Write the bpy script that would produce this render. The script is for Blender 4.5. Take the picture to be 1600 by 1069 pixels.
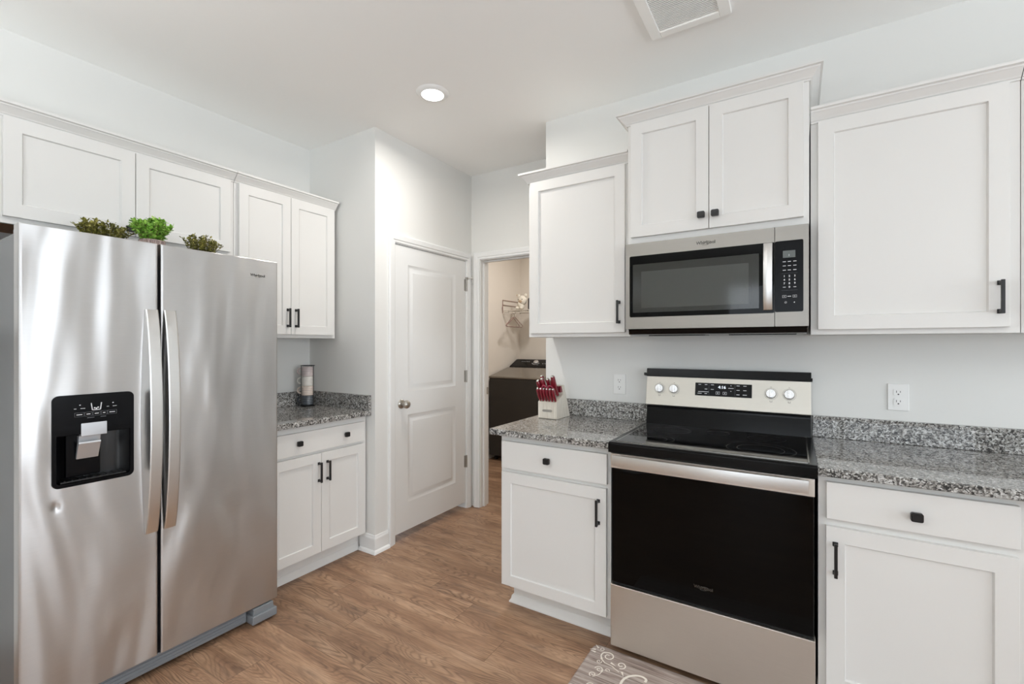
import bpy, bmesh, math, random
from mathutils import Vector, Matrix

for o in list(bpy.data.objects):
    bpy.data.objects.remove(o)
SC = bpy.context.scene
COL = SC.collection
rnd = random.Random(7)

# ------------------------------------------------------------------ camera
CAM_H, FPX = 1.36, 715.4
cd = bpy.data.cameras.new('camera')
cam = bpy.data.objects.new('camera', cd)
COL.objects.link(cam)
cam.location = (0, 0, CAM_H)
cam.rotation_euler = (math.radians(90), 0, 0.55609)
cd.sensor_width = 36.0
cd.lens = FPX / 1600 * 36.0
cd.shift_y = 3.5 / 1600
cd.clip_start = 0.02
SC.camera = cam

# ------------------------------------------------------------------ view, world, daylight
SC.view_settings.view_transform = 'Standard'
SC.view_settings.look = 'None'
SC.view_settings.gamma = 1.0
SC.view_settings.use_curve_mapping = False
SC.view_settings.exposure = 0.0
SC.cycles.use_denoising = True
SC.cycles.max_bounces = 10
SC.cycles.diffuse_bounces = 6
SC.cycles.glossy_bounces = 5
SC.cycles.sample_clamp_indirect = 6.0

W = bpy.data.worlds.new('world')
SC.world = W
W.use_nodes = True
bg = W.node_tree.nodes['Background']
bg.inputs[0].default_value = (0.82, 0.90, 1.0, 1)
bg.inputs[1].default_value = 1.0

ZC = 2.775          # ceiling height


def area(name, loc, rot, sx, sy, power, color, shape='RECTANGLE', spread=180):
    l = bpy.data.lights.new(name, 'AREA')
    l.shape = shape
    l.size = sx
    if shape in ('RECTANGLE', 'ELLIPSE'):
        l.size_y = sy
    l.energy = power
    l.color = color
    l.spread = math.radians(spread)
    o = bpy.data.objects.new(name, l)
    o.location = loc
    o.rotation_euler = rot
    COL.objects.link(o)
    return o


R90 = math.pi / 2
DAY = (0.85, 0.925, 1.0)
WARM = (1.0, 0.95, 0.89)
# daylight lamps at assumed, unseen windows; rear and side ones added for brightness
area('daylight_right_window', (3.66, 1.0, 1.45), (0, R90, 0), 1.3, 1.7, 62, DAY)
area('added_rear_daylight', (0.6, -3.86, 1.25), (R90, 0, 0), 3.2, 2.2, 48, DAY)
area('added_side_daylight', (3.66, -1.9, 1.35), (0, R90, 0), 1.8, 1.9, 48, DAY)

# ------------------------------------------------------------------ materials
MAT = {}


def s2l(c):
    return tuple(((v / 255.0) / 12.92 if v <= 10 else (((v / 255.0) + 0.055) / 1.055) ** 2.4) for v in c)


def mat(name, rgb=(200, 200, 200), rough=0.5, metal=0.0, spec=0.5, coat=0.0, bump=0.0, bscale=200.0, emis=None, estr=0.0, vary=0.0):
    m = bpy.data.materials.new(name)
    m.use_nodes = True
    nt = m.node_tree
    b = nt.nodes['Principled BSDF']
    b.inputs['Base Color'].default_value = (*s2l(rgb), 1)
    b.inputs['Roughness'].default_value = rough
    b.inputs['Metallic'].default_value = metal
    b.inputs['Specular IOR Level'].default_value = spec
    b.inputs['Coat Weight'].default_value = coat
    b.inputs['Coat Roughness'].default_value = 0.05
    tc = nt.nodes.new('ShaderNodeTexCoord')
    nz = nt.nodes.new('ShaderNodeTexNoise')
    nz.inputs['Scale'].default_value = bscale
    nz.inputs['Detail'].default_value = 3
    nt.links.new(tc.outputs['Object'], nz.inputs['Vector'])
    if bump > 0:
        bp = nt.nodes.new('ShaderNodeBump')
        bp.inputs['Strength'].default_value = bump
        bp.inputs['Distance'].default_value = 0.001
        nt.links.new(nz.outputs['Fac'], bp.inputs['Height'])
        nt.links.new(bp.outputs['Normal'], b.inputs['Normal'])
    if vary > 0:
        mx = nt.nodes.new('ShaderNodeMix')
        mx.data_type = 'RGBA'
        c = s2l(rgb)
        mx.inputs[6].default_value = (*[v * (1 - vary) for v in c], 1)
        mx.inputs[7].default_value = (*[min(1, v * (1 + vary)) for v in c], 1)
        nt.links.new(nz.outputs['Fac'], mx.inputs[0])
        nt.links.new(mx.outputs[2], b.inputs['Base Color'])
    if emis:
        b.inputs['Emission Color'].default_value = (*emis, 1)
        b.inputs['Emission Strength'].default_value = estr
    MAT[name] = m
    return m


mat('wall_paint', (229, 229, 226), 0.85, bump=0.12, bscale=350)
mat('ceiling_paint', (248, 248, 246), 0.95, bump=0.1, bscale=300)
mat('laundry_paint', (226, 219, 210), 0.9, bump=0.1, bscale=350)
mat('trim_paint', (234, 235, 234), 0.45)
mat('cabinet_paint', (227, 226, 223), 0.42)
mat('black_metal', (22, 22, 23), 0.38, bump=0.03)
mat('black_enamel', (5, 5, 6), 0.16, spec=0.2, bump=0.02, bscale=8)
mat('black_glass', (4, 4, 4), 0.03, spec=0.16)
mat('cooktop_glass', (3, 3, 4), 0.04, spec=0.4)
mat('panel_black', (9, 10, 13), 0.2, spec=0.16)
mat('dark_recess', (12, 12, 13), 0.3)
mat('dark_gap', (10, 10, 10), 0.7)
mat('grey_plastic', (128, 132, 136), 0.45, bump=0.02)
mat('fridge_side', (112, 114, 115), 0.42, metal=0.25, bump=0.12, bscale=500)
mat('nickel', (176, 172, 165), 0.28, metal=1.0, bump=0.01)
mat('silver_paint', (205, 208, 212), 0.3, metal=0.6, bump=0.01)
mat('chrome_knob', (225, 226, 228), 0.2, metal=0.85, bump=0.01)
mat('legend_white', (225, 226, 228), 0.5)
mat('legend_dim', (120, 122, 126), 0.5)
mat('burner_ring', (34, 34, 36), 0.3)
mat('engraved', (70, 70, 70), 0.4)
mat('steel_logo', (96, 94, 90), 0.25, metal=0.8)
mat('steel_edge', (215, 212, 206), 0.22, metal=1.0)
mat('led_white', (230, 235, 245), 0.5, emis=(0.85, 0.92, 1.0), estr=1.1)
mat('display_grey', (92, 98, 96), 0.3)
mat('screen_centre', (102, 104, 97), 0.45, bump=0.1, bscale=900)
mat('screen_bevel', (72, 74, 69), 0.35)
mat('plastic_white', (238, 238, 236), 0.35, bump=0.01)
mat('outlet_slot', (40, 40, 40), 0.6)
mat('knife_red', (120, 18, 34), 0.22, coat=0.4, vary=0.06, bscale=30)
mat('red_plastic', (150, 45, 70), 0.35)
mat('soil', (60, 48, 36), 0.9)
mat('stem_brown', (96, 84, 44), 0.7)
mat('washer_grey', (72, 68, 64), 0.28, metal=0.5, bump=0.02)
mat('washer_side', (52, 48, 44), 0.35, metal=0.3, bump=0.02)
mat('washer_lid', (122, 114, 104), 0.18, metal=0.4)
mat('plush_white', (226, 220, 208), 0.95, bump=0.8, bscale=300)
mat('plush_tan', (186, 164, 138), 0.95, bump=0.8, bscale=300)
mat('dark_brown', (42, 30, 24), 0.7)
mat('wire_white', (214, 208, 198), 0.4)
mat('hanger_wire', (150, 118, 112), 0.35, metal=0.2)
mat('mug_pink', (214, 200, 198), 0.35, bump=0.02)
mat('mug_white', (232, 228, 220), 0.3, bump=0.02)
mat('mug_blush', (232, 216, 204), 0.35, bump=0.02)
mat('mug_charcoal', (70, 76, 82), 0.3, bump=0.02)
mat('mug_line', (80, 70, 66), 0.5)
mat('vent_white', (250, 250, 247), 0.45, bump=0.01)
mat('vent_dark', (92, 88, 82), 0.8)
mat('light_trim', (240, 240, 238), 0.5)
mat('light_lens', (255, 255, 255), 0.5, emis=(1.0, 0.97, 0.92), estr=14)
mat('mat_print', (232, 226, 216), 0.7)
mat('rubber_seal', (62, 64, 66), 0.5)
mat('rug_wool', (222, 218, 210), 0.95, bump=0.6, bscale=120)
mat('paper', (226, 226, 222), 0.8)


def new_mat(name):
    m = bpy.data.materials.new(name)
    m.use_nodes = True
    MAT[name] = m
    return m, m.node_tree, m.node_tree.nodes, m.node_tree.links, m.node_tree.nodes['Principled BSDF']


def node(nt, t, **kw):
    n = nt.nodes.new(t)
    for k, v in kw.items():
        setattr(n, k, v)
    return n


def mth(nt, op, a, b=None, c=None):
    n = nt.nodes.new('ShaderNodeMath')
    n.operation = op
    for i, v in enumerate((a, b, c)):
        if v is None:
            continue
        if isinstance(v, (int, float)):
            n.inputs[i].default_value = v
        else:
            nt.links.new(v, n.inputs[i])
    return n.outputs[0]


def ramp(nt, fac, stops):
    r = nt.nodes.new('ShaderNodeValToRGB')
    el = r.color_ramp.elements
    while len(el) > 1:
        el.remove(el[-1])
    el[0].position = stops[0][0]
    el[0].color = (*s2l(stops[0][1]), 1)
    for p, c in stops[1:]:
        e = el.new(p)
        e.color = (*s2l(c), 1)
    nt.links.new(fac, r.inputs[0])
    return r.outputs[0]


def mixc(nt, fac, a, b, mode='MIX'):
    n = nt.nodes.new('ShaderNodeMix')
    n.data_type = 'RGBA'
    n.blend_type = mode
    for i, v in ((0, fac), (6, a), (7, b)):
        if isinstance(v, (int, float)):
            n.inputs[i].default_value = v
        elif isinstance(v, tuple):
            n.inputs[i].default_value = (*v, 1)
        else:
            nt.links.new(v, n.inputs[i])
    return n.outputs[2]


def combine(nt, x, y, z):
    n = nt.nodes.new('ShaderNodeCombineXYZ')
    for i, v in enumerate((x, y, z)):
        if isinstance(v, (int, float)):
            n.inputs[i].default_value = v
        else:
            nt.links.new(v, n.inputs[i])
    return n.outputs[0]


def noise(nt, vec, scale, detail=3, rough=0.5, dist=0.0):
    n = nt.nodes.new('ShaderNodeTexNoise')
    n.inputs['Scale'].default_value = scale
    n.inputs['Detail'].default_value = detail
    n.inputs['Roughness'].default_value = rough
    n.inputs['Distortion'].default_value = dist
    nt.links.new(vec, n.inputs['Vector'])
    return n.outputs['Fac']


def floor_material():
    m, nt, N, L, b = new_mat('plank_floor')
    tc = node(nt, 'ShaderNodeTexCoord')
    sp = node(nt, 'ShaderNodeSeparateXYZ')
    L.new(tc.outputs['Object'], sp.inputs[0])
    X, Y = sp.outputs[0], sp.outputs[1]
    RW, PL = 0.1637, 1.01
    yk = mth(nt, 'DIVIDE', mth(nt, 'SUBTRACT', Y, 1.275), RW)
    row = mth(nt, 'FLOOR', yk)
    fy = mth(nt, 'SUBTRACT', yk, row)
    xs = mth(nt, 'DIVIDE', mth(nt, 'ADD', mth(nt, 'ADD', X, 1.548), mth(nt, 'MULTIPLY', row, 0.3)), PL)
    col = mth(nt, 'FLOOR', xs)
    fx = mth(nt, 'SUBTRACT', xs, col)
    wn = node(nt, 'ShaderNodeTexWhiteNoise', noise_dimensions='3D')
    L.new(combine(nt, row, col, 3.3), wn.inputs['Vector'])
    rid = wn.outputs['Value']
    wn2 = node(nt, 'ShaderNodeTexWhiteNoise', noise_dimensions='3D')
    L.new(combine(nt, row, col, 8.1), wn2.inputs['Vector'])
    rid2 = wn2.outputs['Value']
    # seams
    ey = mth(nt, 'MINIMUM', fy, mth(nt, 'SUBTRACT', 1.0, fy))
    ex = mth(nt, 'MINIMUM', fx, mth(nt, 'SUBTRACT', 1.0, fx))
    sy = mth(nt, 'LESS_THAN', ey, 0.008)
    sx = mth(nt, 'LESS_THAN', ex, 0.0014)
    seam = mth(nt, 'MAXIMUM', sx, sy)
    # cathedral grain: contour lines of a stretched noise, different on every plank
    off = mth(nt, 'MULTIPLY', rid, 37.0)
    off2 = mth(nt, 'MULTIPLY', rid2, 23.0)
    v1 = combine(nt, mth(nt, 'ADD', mth(nt, 'MULTIPLY', X, 1.5), off), mth(nt, 'ADD', mth(nt, 'MULTIPLY', Y, 8.5), off2), 0.0)
    f1 = noise(nt, v1, 1.0, 2.0, 0.45, 0.25)
    rings = mth(nt, 'SINE', mth(nt, 'MULTIPLY', f1, 170.0))
    rings = mth(nt, 'MULTIPLY_ADD', rings, 0.5, 0.5)
    rings = mth(nt, 'POWER', rings, 2.6)
    v2 = combine(nt, mth(nt, 'ADD', mth(nt, 'MULTIPLY', X, 6.0), off), mth(nt, 'MULTIPLY', Y, 170.0), off2)
    fine = noise(nt, v2, 1.0, 4.0, 0.6)
    v3 = combine(nt, mth(nt, 'ADD', mth(nt, 'MULTIPLY', X, 2.2), off2), mth(nt, 'ADD', mth(nt, 'MULTIPLY', Y, 11.0), off), 5.0)
    broad = noise(nt, v3, 1.0, 3.0, 0.55, 0.4)
    v4 = combine(nt, mth(nt, 'MULTIPLY', X, 25.0), mth(nt, 'MULTIPLY', Y, 300.0), 1.0)
    micro = noise(nt, v4, 1.0, 2.0)
    base = ramp(nt, broad, [(0.25, (126, 95, 73)), (0.42, (146, 113, 88)), (0.56, (162, 129, 102)), (0.75, (180, 148, 121))])
    rmask = node(nt, 'ShaderNodeMapRange')
    rmask.inputs[1].default_value = 0.40
    rmask.inputs[2].default_value = 0.62
    rmask.inputs[3].default_value = 0.10
    rmask.inputs[4].default_value = 0.62
    v5 = combine(nt, mth(nt, 'ADD', mth(nt, 'MULTIPLY', X, 1.8), off2), mth(nt, 'ADD', mth(nt, 'MULTIPLY', Y, 6.0), off), 9.0)
    L.new(noise(nt, v5, 1.0, 2.0), rmask.inputs[0])
    c = mixc(nt, mth(nt, 'MULTIPLY', rings, rmask.outputs[0]), base, s2l((98, 73, 57)))
    # grey-dark smoky patches
    sm = noise(nt, v3, 1.7, 4.0, 0.6, 0.8)
    smf = mth(nt, 'MULTIPLY', mth(nt, 'GREATER_THAN', sm, 0.62), 0.0)
    smk = node(nt, 'ShaderNodeMapRange')
    smk.inputs[1].default_value = 0.55
    smk.inputs[2].default_value = 0.75
    smk.inputs[3].default_value = 0.0
    smk.inputs[4].default_value = 0.55
    L.new(sm, smk.inputs[0])
    c = mixc(nt, smk.outputs[0], c, s2l((92, 72, 62)))
    fr = node(nt, 'ShaderNodeMapRange')
    fr.inputs[1].default_value = 0.3
    fr.inputs[2].default_value = 0.7
    fr.inputs[3].default_value = 0.70
    fr.inputs[4].default_value = 1.22
    L.new(mth(nt, 'ADD', mth(nt, 'MULTIPLY', fine, 0.7), mth(nt, 'MULTIPLY', micro, 0.3)), fr.inputs[0])
    tone = mth(nt, 'MULTIPLY', fr.outputs[0], mth(nt, 'MULTIPLY_ADD', rid2, 0.22, 0.88))
    c = mixc(nt, 1.0, c, combine(nt, tone, tone, tone), 'MULTIPLY')
    c = mixc(nt, mth(nt, 'MULTIPLY', seam, 0.45), c, s2l((70, 50, 38)))
    L.new(c, b.inputs['Base Color'])
    b.inputs['Roughness'].default_value = 0.42
    L.new(mth(nt, 'MULTIPLY_ADD', fine, 0.2, 0.34), b.inputs['Roughness'])
    b.inputs['Specular IOR Level'].default_value = 0.4
    bp = node(nt, 'ShaderNodeBump')
    bp.inputs['Strength'].default_value = 0.25
    bp.inputs['Distance'].default_value = 0.001
    L.new(mth(nt, 'SUBTRACT', mth(nt, 'ADD', fine, mth(nt, 'MULTIPLY', rings, -0.3)), seam), bp.inputs['Height'])
    L.new(bp.outputs[0], b.inputs['Normal'])


floor_material()


def granite_material():
    m, nt, N, L, b = new_mat('granite')
    tc = node(nt, 'ShaderNodeTexCoord')
    vec = tc.outputs['Object']
    nz = node(nt, 'ShaderNodeTexNoise')
    nz.inputs['Scale'].default_value = 90
    nz.inputs['Detail'].default_value = 2
    L.new(vec, nz.inputs['Vector'])
    warp = mixc(nt, 0.012, vec, nz.outputs['Color'])
    va = node(nt, 'ShaderNodeTexVoronoi')
    va.inputs['Scale'].default_value = 205
    L.new(warp, va.inputs['Vector'])
    sep = node(nt, 'ShaderNodeSeparateColor')
    L.new(va.outputs['Color'], sep.inputs[0])
    big = noise(nt, vec, 42, 3, 0.6)
    f = mth(nt, 'ADD', mth(nt, 'MULTIPLY', sep.outputs[0], 0.62), mth(nt, 'MULTIPLY', big, 0.5))
    c = ramp(nt, f, [(0.10, (18, 19, 21)), (0.30, (38, 39, 41)), (0.42, (92, 91, 89)), (0.52, (124, 122, 118)), (0.66, (158, 156, 152)), (0.80, (196, 196, 194)), (0.95, (222, 222, 220))])
    n2 = noise(nt, vec, 12, 2)
    tint = mixc(nt, mth(nt, 'MULTIPLY', n2, 0.14), c, s2l((120, 108, 96)))
    L.new(tint, b.inputs['Base Color'])
    b.inputs['Roughness'].default_value = 0.04
    b.inputs['Specular IOR Level'].default_value = 0.7


granite_material()


def steel_material(name, base, rough, aniso, axis, wob, wscale, fine=0.05, spread=0.0):
    """brushed steel; axis = direction of brushing ('H' along the width, 'V' up)"""
    m, nt, N, L, b = new_mat(name)
    tc = node(nt, 'ShaderNodeTexCoord')
    vec = tc.outputs['Object']
    sp = node(nt, 'ShaderNodeSeparateXYZ')
    L.new(vec, sp.inputs[0])
    X, Y, Z = sp.outputs
    u = mth(nt, 'ADD', X, Y)
    if axis == 'H':
        gv = combine(nt, mth(nt, 'MULTIPLY', u, 12.0), 0.0, mth(nt, 'MULTIPLY', Z, 900.0))
    else:
        gv = combine(nt, mth(nt, 'MULTIPLY', u, 900.0), 0.0, mth(nt, 'MULTIPLY', Z, 12.0))
    g = noise(nt, gv, 1.0, 2.0)
    wv = combine(nt, mth(nt, 'MULTIPLY', u, wscale), 0.0, mth(nt, 'MULTIPLY', Z, wscale * 0.30))
    w = noise(nt, wv, 1.0, 2.0, 0.5, 0.3)
    b1 = node(nt, 'ShaderNodeBump')
    b1.inputs['Strength'].default_value = 1.0
    b1.inputs['Distance'].default_value = wob
    if name == 'fridge_steel':      # the small dent under the dispenser
        du = mth(nt, 'DIVIDE', mth(nt, 'SUBTRACT', X, 0.523), 0.011)
        dz = mth(nt, 'DIVIDE', mth(nt, 'SUBTRACT', Z, 0.783), 0.016)
        q = mth(nt, 'ADD', mth(nt, 'MULTIPLY', du, du), mth(nt, 'MULTIPLY', dz, dz))
        w = mth(nt, 'ADD', w, mth(nt, 'MULTIPLY', mth(nt, 'EXPONENT', mth(nt, 'MULTIPLY', q, -1.0)), -0.09))
    L.new(w, b1.inputs['Height'])
    b2 = node(nt, 'ShaderNodeBump')
    b2.inputs['Strength'].default_value = fine
    b2.inputs['Distance'].default_value = 0.0003
    L.new(g, b2.inputs['Height'])
    L.new(b1.outputs[0], b2.inputs['Normal'])
    L.new(b2.outputs[0], b.inputs['Normal'])
    c = mixc(nt, g, tuple(v * 0.93 for v in s2l(base)), tuple(min(1, v * 1.05) for v in s2l(base)))
    L.new(c, b.inputs['Base Color'])
    b.inputs['Metallic'].default_value = 1.0
    b.inputs['Roughness'].default_value = rough
    b.inputs['Anisotropic'].default_value = aniso
    tg = node(nt, 'ShaderNodeTangent')
    tg.direction_type = 'RADIAL'
    tg.axis = 'Z'
    L.new(tg.outputs[0], b.inputs['Tangent'])
    b.inputs['Anisotropic Rotation'].default_value = 0.25 if axis == 'H' else 0.0


steel_material('fridge_steel', (202, 201, 200), 0.34, 0.72, 'H', 0.032, 3.4)
steel_material('handle_steel', (222, 221, 219), 0.30, 0.4, 'H', 0.0005, 3.0)
steel_material('range_steel', (214, 207, 198), 0.40, 0.4, 'H', 0.002, 3.0)
steel_material('console_steel', (206, 202, 193), 0.44, 0.3, 'H', 0.001, 3.0)
steel_material('micro_steel', (157, 153, 147), 0.42, 0.3, 'H', 0.001, 3.0)


def wood_like(name, a, bcol, axis, sc=1.0, rough=0.5):
    m, nt, N, L, b = new_mat(name)
    tc = node(nt, 'ShaderNodeTexCoord')
    sp = node(nt, 'ShaderNodeSeparateXYZ')
    L.new(tc.outputs['Object'], sp.inputs[0])
    X, Y, Z = sp.outputs
    k = {'X': (3, 60, 60), 'Y': (60, 3, 60), 'Z': (60, 60, 3)}[axis]
    v = combine(nt, mth(nt, 'MULTIPLY', X, k[0] * sc), mth(nt, 'MULTIPLY', Y, k[1] * sc), mth(nt, 'MULTIPLY', Z, k[2] * sc))
    f = noise(nt, v, 1.0, 4.0, 0.6, 0.5)
    c = ramp(nt, f, [(0.3, a), (0.7, bcol)])
    L.new(c, b.inputs['Base Color'])
    b.inputs['Roughness'].default_value = rough


wood_like('raw_wood', (170, 118, 76), (205, 150, 102), 'Y', 0.6, 0.6)
wood_like('block_wood', (206, 196, 180), (232, 226, 214), 'Z', 3.0, 0.5)
wood_like('pot_wash', (190, 170, 162), (120, 100, 96), 'Z', 2.0, 0.6)


def mat_material():
    m, nt, N, L, b = new_mat('mat_planks')
    tc = node(nt, 'ShaderNodeTexCoord')
    sp = node(nt, 'ShaderNodeSeparateXYZ')
    L.new(tc.outputs['Object'], sp.inputs[0])
    X, Y, Z = sp.outputs
    row = mth(nt, 'FLOOR', mth(nt, 'MULTIPLY', Y, 14.0))
    fy = mth(nt, 'SUBTRACT', mth(nt, 'MULTIPLY', Y, 14.0), row)
    v = combine(nt, mth(nt, 'ADD', mth(nt, 'MULTIPLY', X, 4.0), mth(nt, 'MULTIPLY', row, 7.3)), mth(nt, 'MULTIPLY', Y, 60.0), row)
    f = noise(nt, v, 1.0, 5.0, 0.65, 0.6)
    c = ramp(nt, f, [(0.25, (92, 78, 72)), (0.42, (142, 126, 118)), (0.58, (176, 163, 155)), (0.8, (206, 196, 188))])
    s = mth(nt, 'LESS_THAN', fy, 0.05)
    c = mixc(nt, mth(nt, 'MULTIPLY', s, 0.6), c, s2l((84, 70, 64)))
    L.new(c, b.inputs['Base Color'])
    b.inputs['Roughness'].default_value = 0.55


mat_material()


def leaf_material(name, a, bcol, c3):
    m, nt, N, L, b = new_mat(name)
    tc = node(nt, 'ShaderNodeTexCoord')
    f = noise(nt, tc.outputs['Object'], 55.0, 2.0)
    c = ramp(nt, f, [(0.32, a), (0.5, bcol), (0.66, c3)])
    L.new(c, b.inputs['Base Color'])
    b.inputs['Roughness'].default_value = 0.45


leaf_material('leaf_bright', (84, 138, 40), (142, 190, 74), (196, 222, 130))
leaf_material('leaf_olive', (78, 78, 30), (134, 132, 60), (190, 182, 104))


def pane_material():
    m, nt, N, L, b = new_mat('oven_pane')
    N.remove(b)
    out = [n for n in N if n.type == 'OUTPUT_MATERIAL'][0]
    t = node(nt, 'ShaderNodeBsdfTransparent')
    t.inputs[0].default_value = (0.88, 0.88, 0.88, 1)
    g = node(nt, 'ShaderNodeBsdfGlossy')
    g.inputs['Roughness'].default_value = 0.08
    fr = node(nt, 'ShaderNodeFresnel')
    fr.inputs[0].default_value = 1.45
    mx = node(nt, 'ShaderNodeMixShader')
    L.new(fr.outputs[0], mx.inputs[0])
    L.new(t.outputs[0], mx.inputs[1])
    L.new(g.outputs[0], mx.inputs[2])
    L.new(mx.outputs[0], out.inputs[0])


pane_material()


# ------------------------------------------------------------------ mesh helpers
class MB:
    """collects geometry for ONE mesh object"""

    def __init__(self):
        self.v, self.f, self.m = [], [], []

    def add(self, verts, faces, mi=0, mx=None):
        b = len(self.v)
        for p in verts:
            p = Vector(p)
            self.v.append(mx @ p if mx else p)
        for f in faces:
            self.f.append([b + i for i in f])
            self.m.append(mi)
        return self

    def addbm(self, bm, mi=0, mx=None):
        bm.verts.index_update()
        self.add([v.co.copy() for v in bm.verts], [[v.index for v in f.verts] for f in bm.faces], mi, mx)
        bm.free()
        return self

    def box(self, x0, x1, y0, y1, z0, z1, bev=0.0, mi=0, mx=None, seg=2):
        x0, x1 = min(x0, x1), max(x0, x1)
        y0, y1 = min(y0, y1), max(y0, y1)
        z0, z1 = min(z0, z1), max(z0, z1)
        bm = bmesh.new()
        vs = [bm.verts.new(p) for p in ((x0, y0, z0), (x1, y0, z0), (x1, y1, z0), (x0, y1, z0), (x0, y0, z1), (x1, y0, z1), (x1, y1, z1), (x0, y1, z1))]
        for f in ((0, 3, 2, 1), (4, 5, 6, 7), (0, 1, 5, 4), (1, 2, 6, 5), (2, 3, 7, 6), (3, 0, 4, 7)):
            bm.faces.new([vs[i] for i in f])
        if bev > 0:
            bmesh.ops.bevel(bm, geom=list(bm.edges), offset=bev, segments=seg, affect='EDGES', profile=0.5)
        return self.addbm(bm, mi, mx)

    def prism(self, pts, a0, a1, axis='x', mi=0, mx=None, bev=0.0):
        """extrude a polygon: axis x -> pts are (y,z); y -> (x,z); z -> (x,y)"""
        n = len(pts)
        bm = bmesh.new()

        def P(p, a):
            return {'x': (a, p[0], p[1]), 'y': (p[0], a, p[1]), 'z': (p[0], p[1], a)}[axis]
        A = [bm.verts.new(P(p, a0)) for p in pts]
        B = [bm.verts.new(P(p, a1)) for p in pts]
        bm.faces.new(A)
        bm.faces.new(B[::-1])
        for i in range(n):
            j = (i + 1) % n
            bm.faces.new((A[j], A[i], B[i], B[j]))
        bmesh.ops.recalc_face_normals(bm, faces=bm.faces)
        if bev > 0:
            bmesh.ops.bevel(bm, geom=list(bm.edges), offset=bev, segments=2, affect='EDGES', profile=0.5)
        return self.addbm(bm, mi, mx)

    def tube(self, pts, r, seg=10, mi=0, mx=None, closed=False, caps=True):
        pts = [Vector(p) for p in pts]
        n = len(pts)
        rs = r if isinstance(r, (list, tuple)) else [r] * n
        rings = []
        up = None
        for i, p in enumerate(pts):
            if closed:
                d = pts[(i + 1) % n] - pts[i - 1]
            else:
                d = pts[min(i + 1, n - 1)] - pts[max(i - 1, 0)]
            d.normalize()
            if up is None:
                up = Vector((0, 0, 1)) if abs(d.z) < 0.9 else Vector((1, 0, 0))
            a = d.cross(up).normalized()
            bb = a.cross(d).normalized()
            up = bb
            rings.append([p + (a * math.cos(t) + bb * math.sin(t)) * rs[i] for t in [2 * math.pi * k / seg for k in range(seg)]])
        V = [q for rg in rings for q in rg]
        F = []
        for i in range(n if closed else n - 1):
            j = (i + 1) % n
            for k in range(seg):
                l = (k + 1) % seg
                F.append((i * seg + k, i * seg + l, j * seg + l, j * seg + k))
        if caps and not closed:
            F.append(tuple(range(seg))[::-1])
            F.append(tuple((n - 1) * seg + k for k in range(seg)))
        return self.add(V, F, mi, mx)

    def lathe(self, prof, seg=32, mi=0, mx=None, caps=True):
        """prof: (r,z) from bottom to top about z"""
        V, F = [], []
        for r, z in prof:
            for k in range(seg):
                t = 2 * math.pi * k / seg
                V.append((r * math.cos(t), r * math.sin(t), z))
        for i in range(len(prof) - 1):
            for k in range(seg):
                l = (k + 1) % seg
                F.append((i * seg + k, i * seg + l, (i + 1) * seg + l, (i + 1) * seg + k))
        if caps and prof[0][0] > 1e-5:
            F.append(tuple(range(seg))[::-1])
        if caps and prof[-1][0] > 1e-5:
            F.append(tuple((len(prof) - 1) * seg + k for k in range(seg)))
        return self.add(V, F, mi, mx)

    def ball(self, c, r, mi=0, seg=16, mx=None):
        bm = bmesh.new()
        bmesh.ops.create_uvsphere(bm, u_segments=seg, v_segments=max(6, seg // 2), radius=1.0)
        r = r if isinstance(r, (tuple, list)) else (r, r, r)
        M = Matrix.Translation(Vector(c)) @ Matrix.Diagonal((*r, 1))
        if mx:
            M = mx @ M
        return self.addbm(bm, mi, M)

    def rrect(self, x0, x1, z0, z1, y0, y1, r, mi=0, mx=None, hole=None):
        """rounded rectangle plate in the xz plane from y0 to y1; hole = (x0,x1,z0,z1,r)"""
        def ring(a0, a1, c0, c1, rr, n=6):
            P = []
            for cx, cz, t0 in ((a1 - rr, c1 - rr, 0), (a0 + rr, c1 - rr, 90), (a0 + rr, c0 + rr, 180), (a1 - rr, c0 + rr, 270)):
                for k in range(n + 1):
                    t = math.radians(t0 + 90 * k / n)
                    P.append((cx + rr * math.cos(t), cz + rr * math.sin(t)))
            return P
        o = ring(x0, x1, z0, z1, r)
        if not hole:
            return self.prism(o, y0, y1, 'y', mi, mx)
        h = ring(*hole)
        n = len(o)
        V = [(p[0], y0, p[1]) for p in o] + [(p[0], y0, p[1]) for p in h] + [(p[0], y1, p[1]) for p in o] + [(p[0], y1, p[1]) for p in h]
        F = []
        for i in range(n):
            j = (i + 1) % n
            F += [(i, n + i, n + j, j), (2 * n + i, 2 * n + j, 3 * n + j, 3 * n + i), (i, j, 2 * n + j, 2 * n + i), (n + i, 3 * n + i, 3 * n + j, n + j)]
        return self.add(V, F, mi, mx)

    def text(self, s, x, y, z, size, mi=0, align='CENTER', depth=0.0004, bold=0.0, mx=None, shear=0.0):
        """text in the xz plane, readable from -y"""
        cu = bpy.data.curves.new('t', 'FONT')
        cu.body = s
        cu.size = size
        cu.align_x = align
        cu.align_y = 'CENTER'
        cu.extrude = depth
        cu.offset = bold
        cu.shear = shear
        cu.resolution_u = 3
        ob = bpy.data.objects.new('t', cu)
        me = bpy.data.meshes.new_from_object(ob)
        M = Matrix.Translation((x, y, z)) @ Matrix.Rotation(R90, 4, 'X')
        if mx:
            M = mx @ M
        self.add([v.co.copy() for v in me.vertices], [list(p.vertices) for p in me.polygons], mi, M)
        bpy.data.objects.remove(ob)
        bpy.data.curves.remove(cu)
        bpy.data.meshes.remove(me)
        return self

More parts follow.
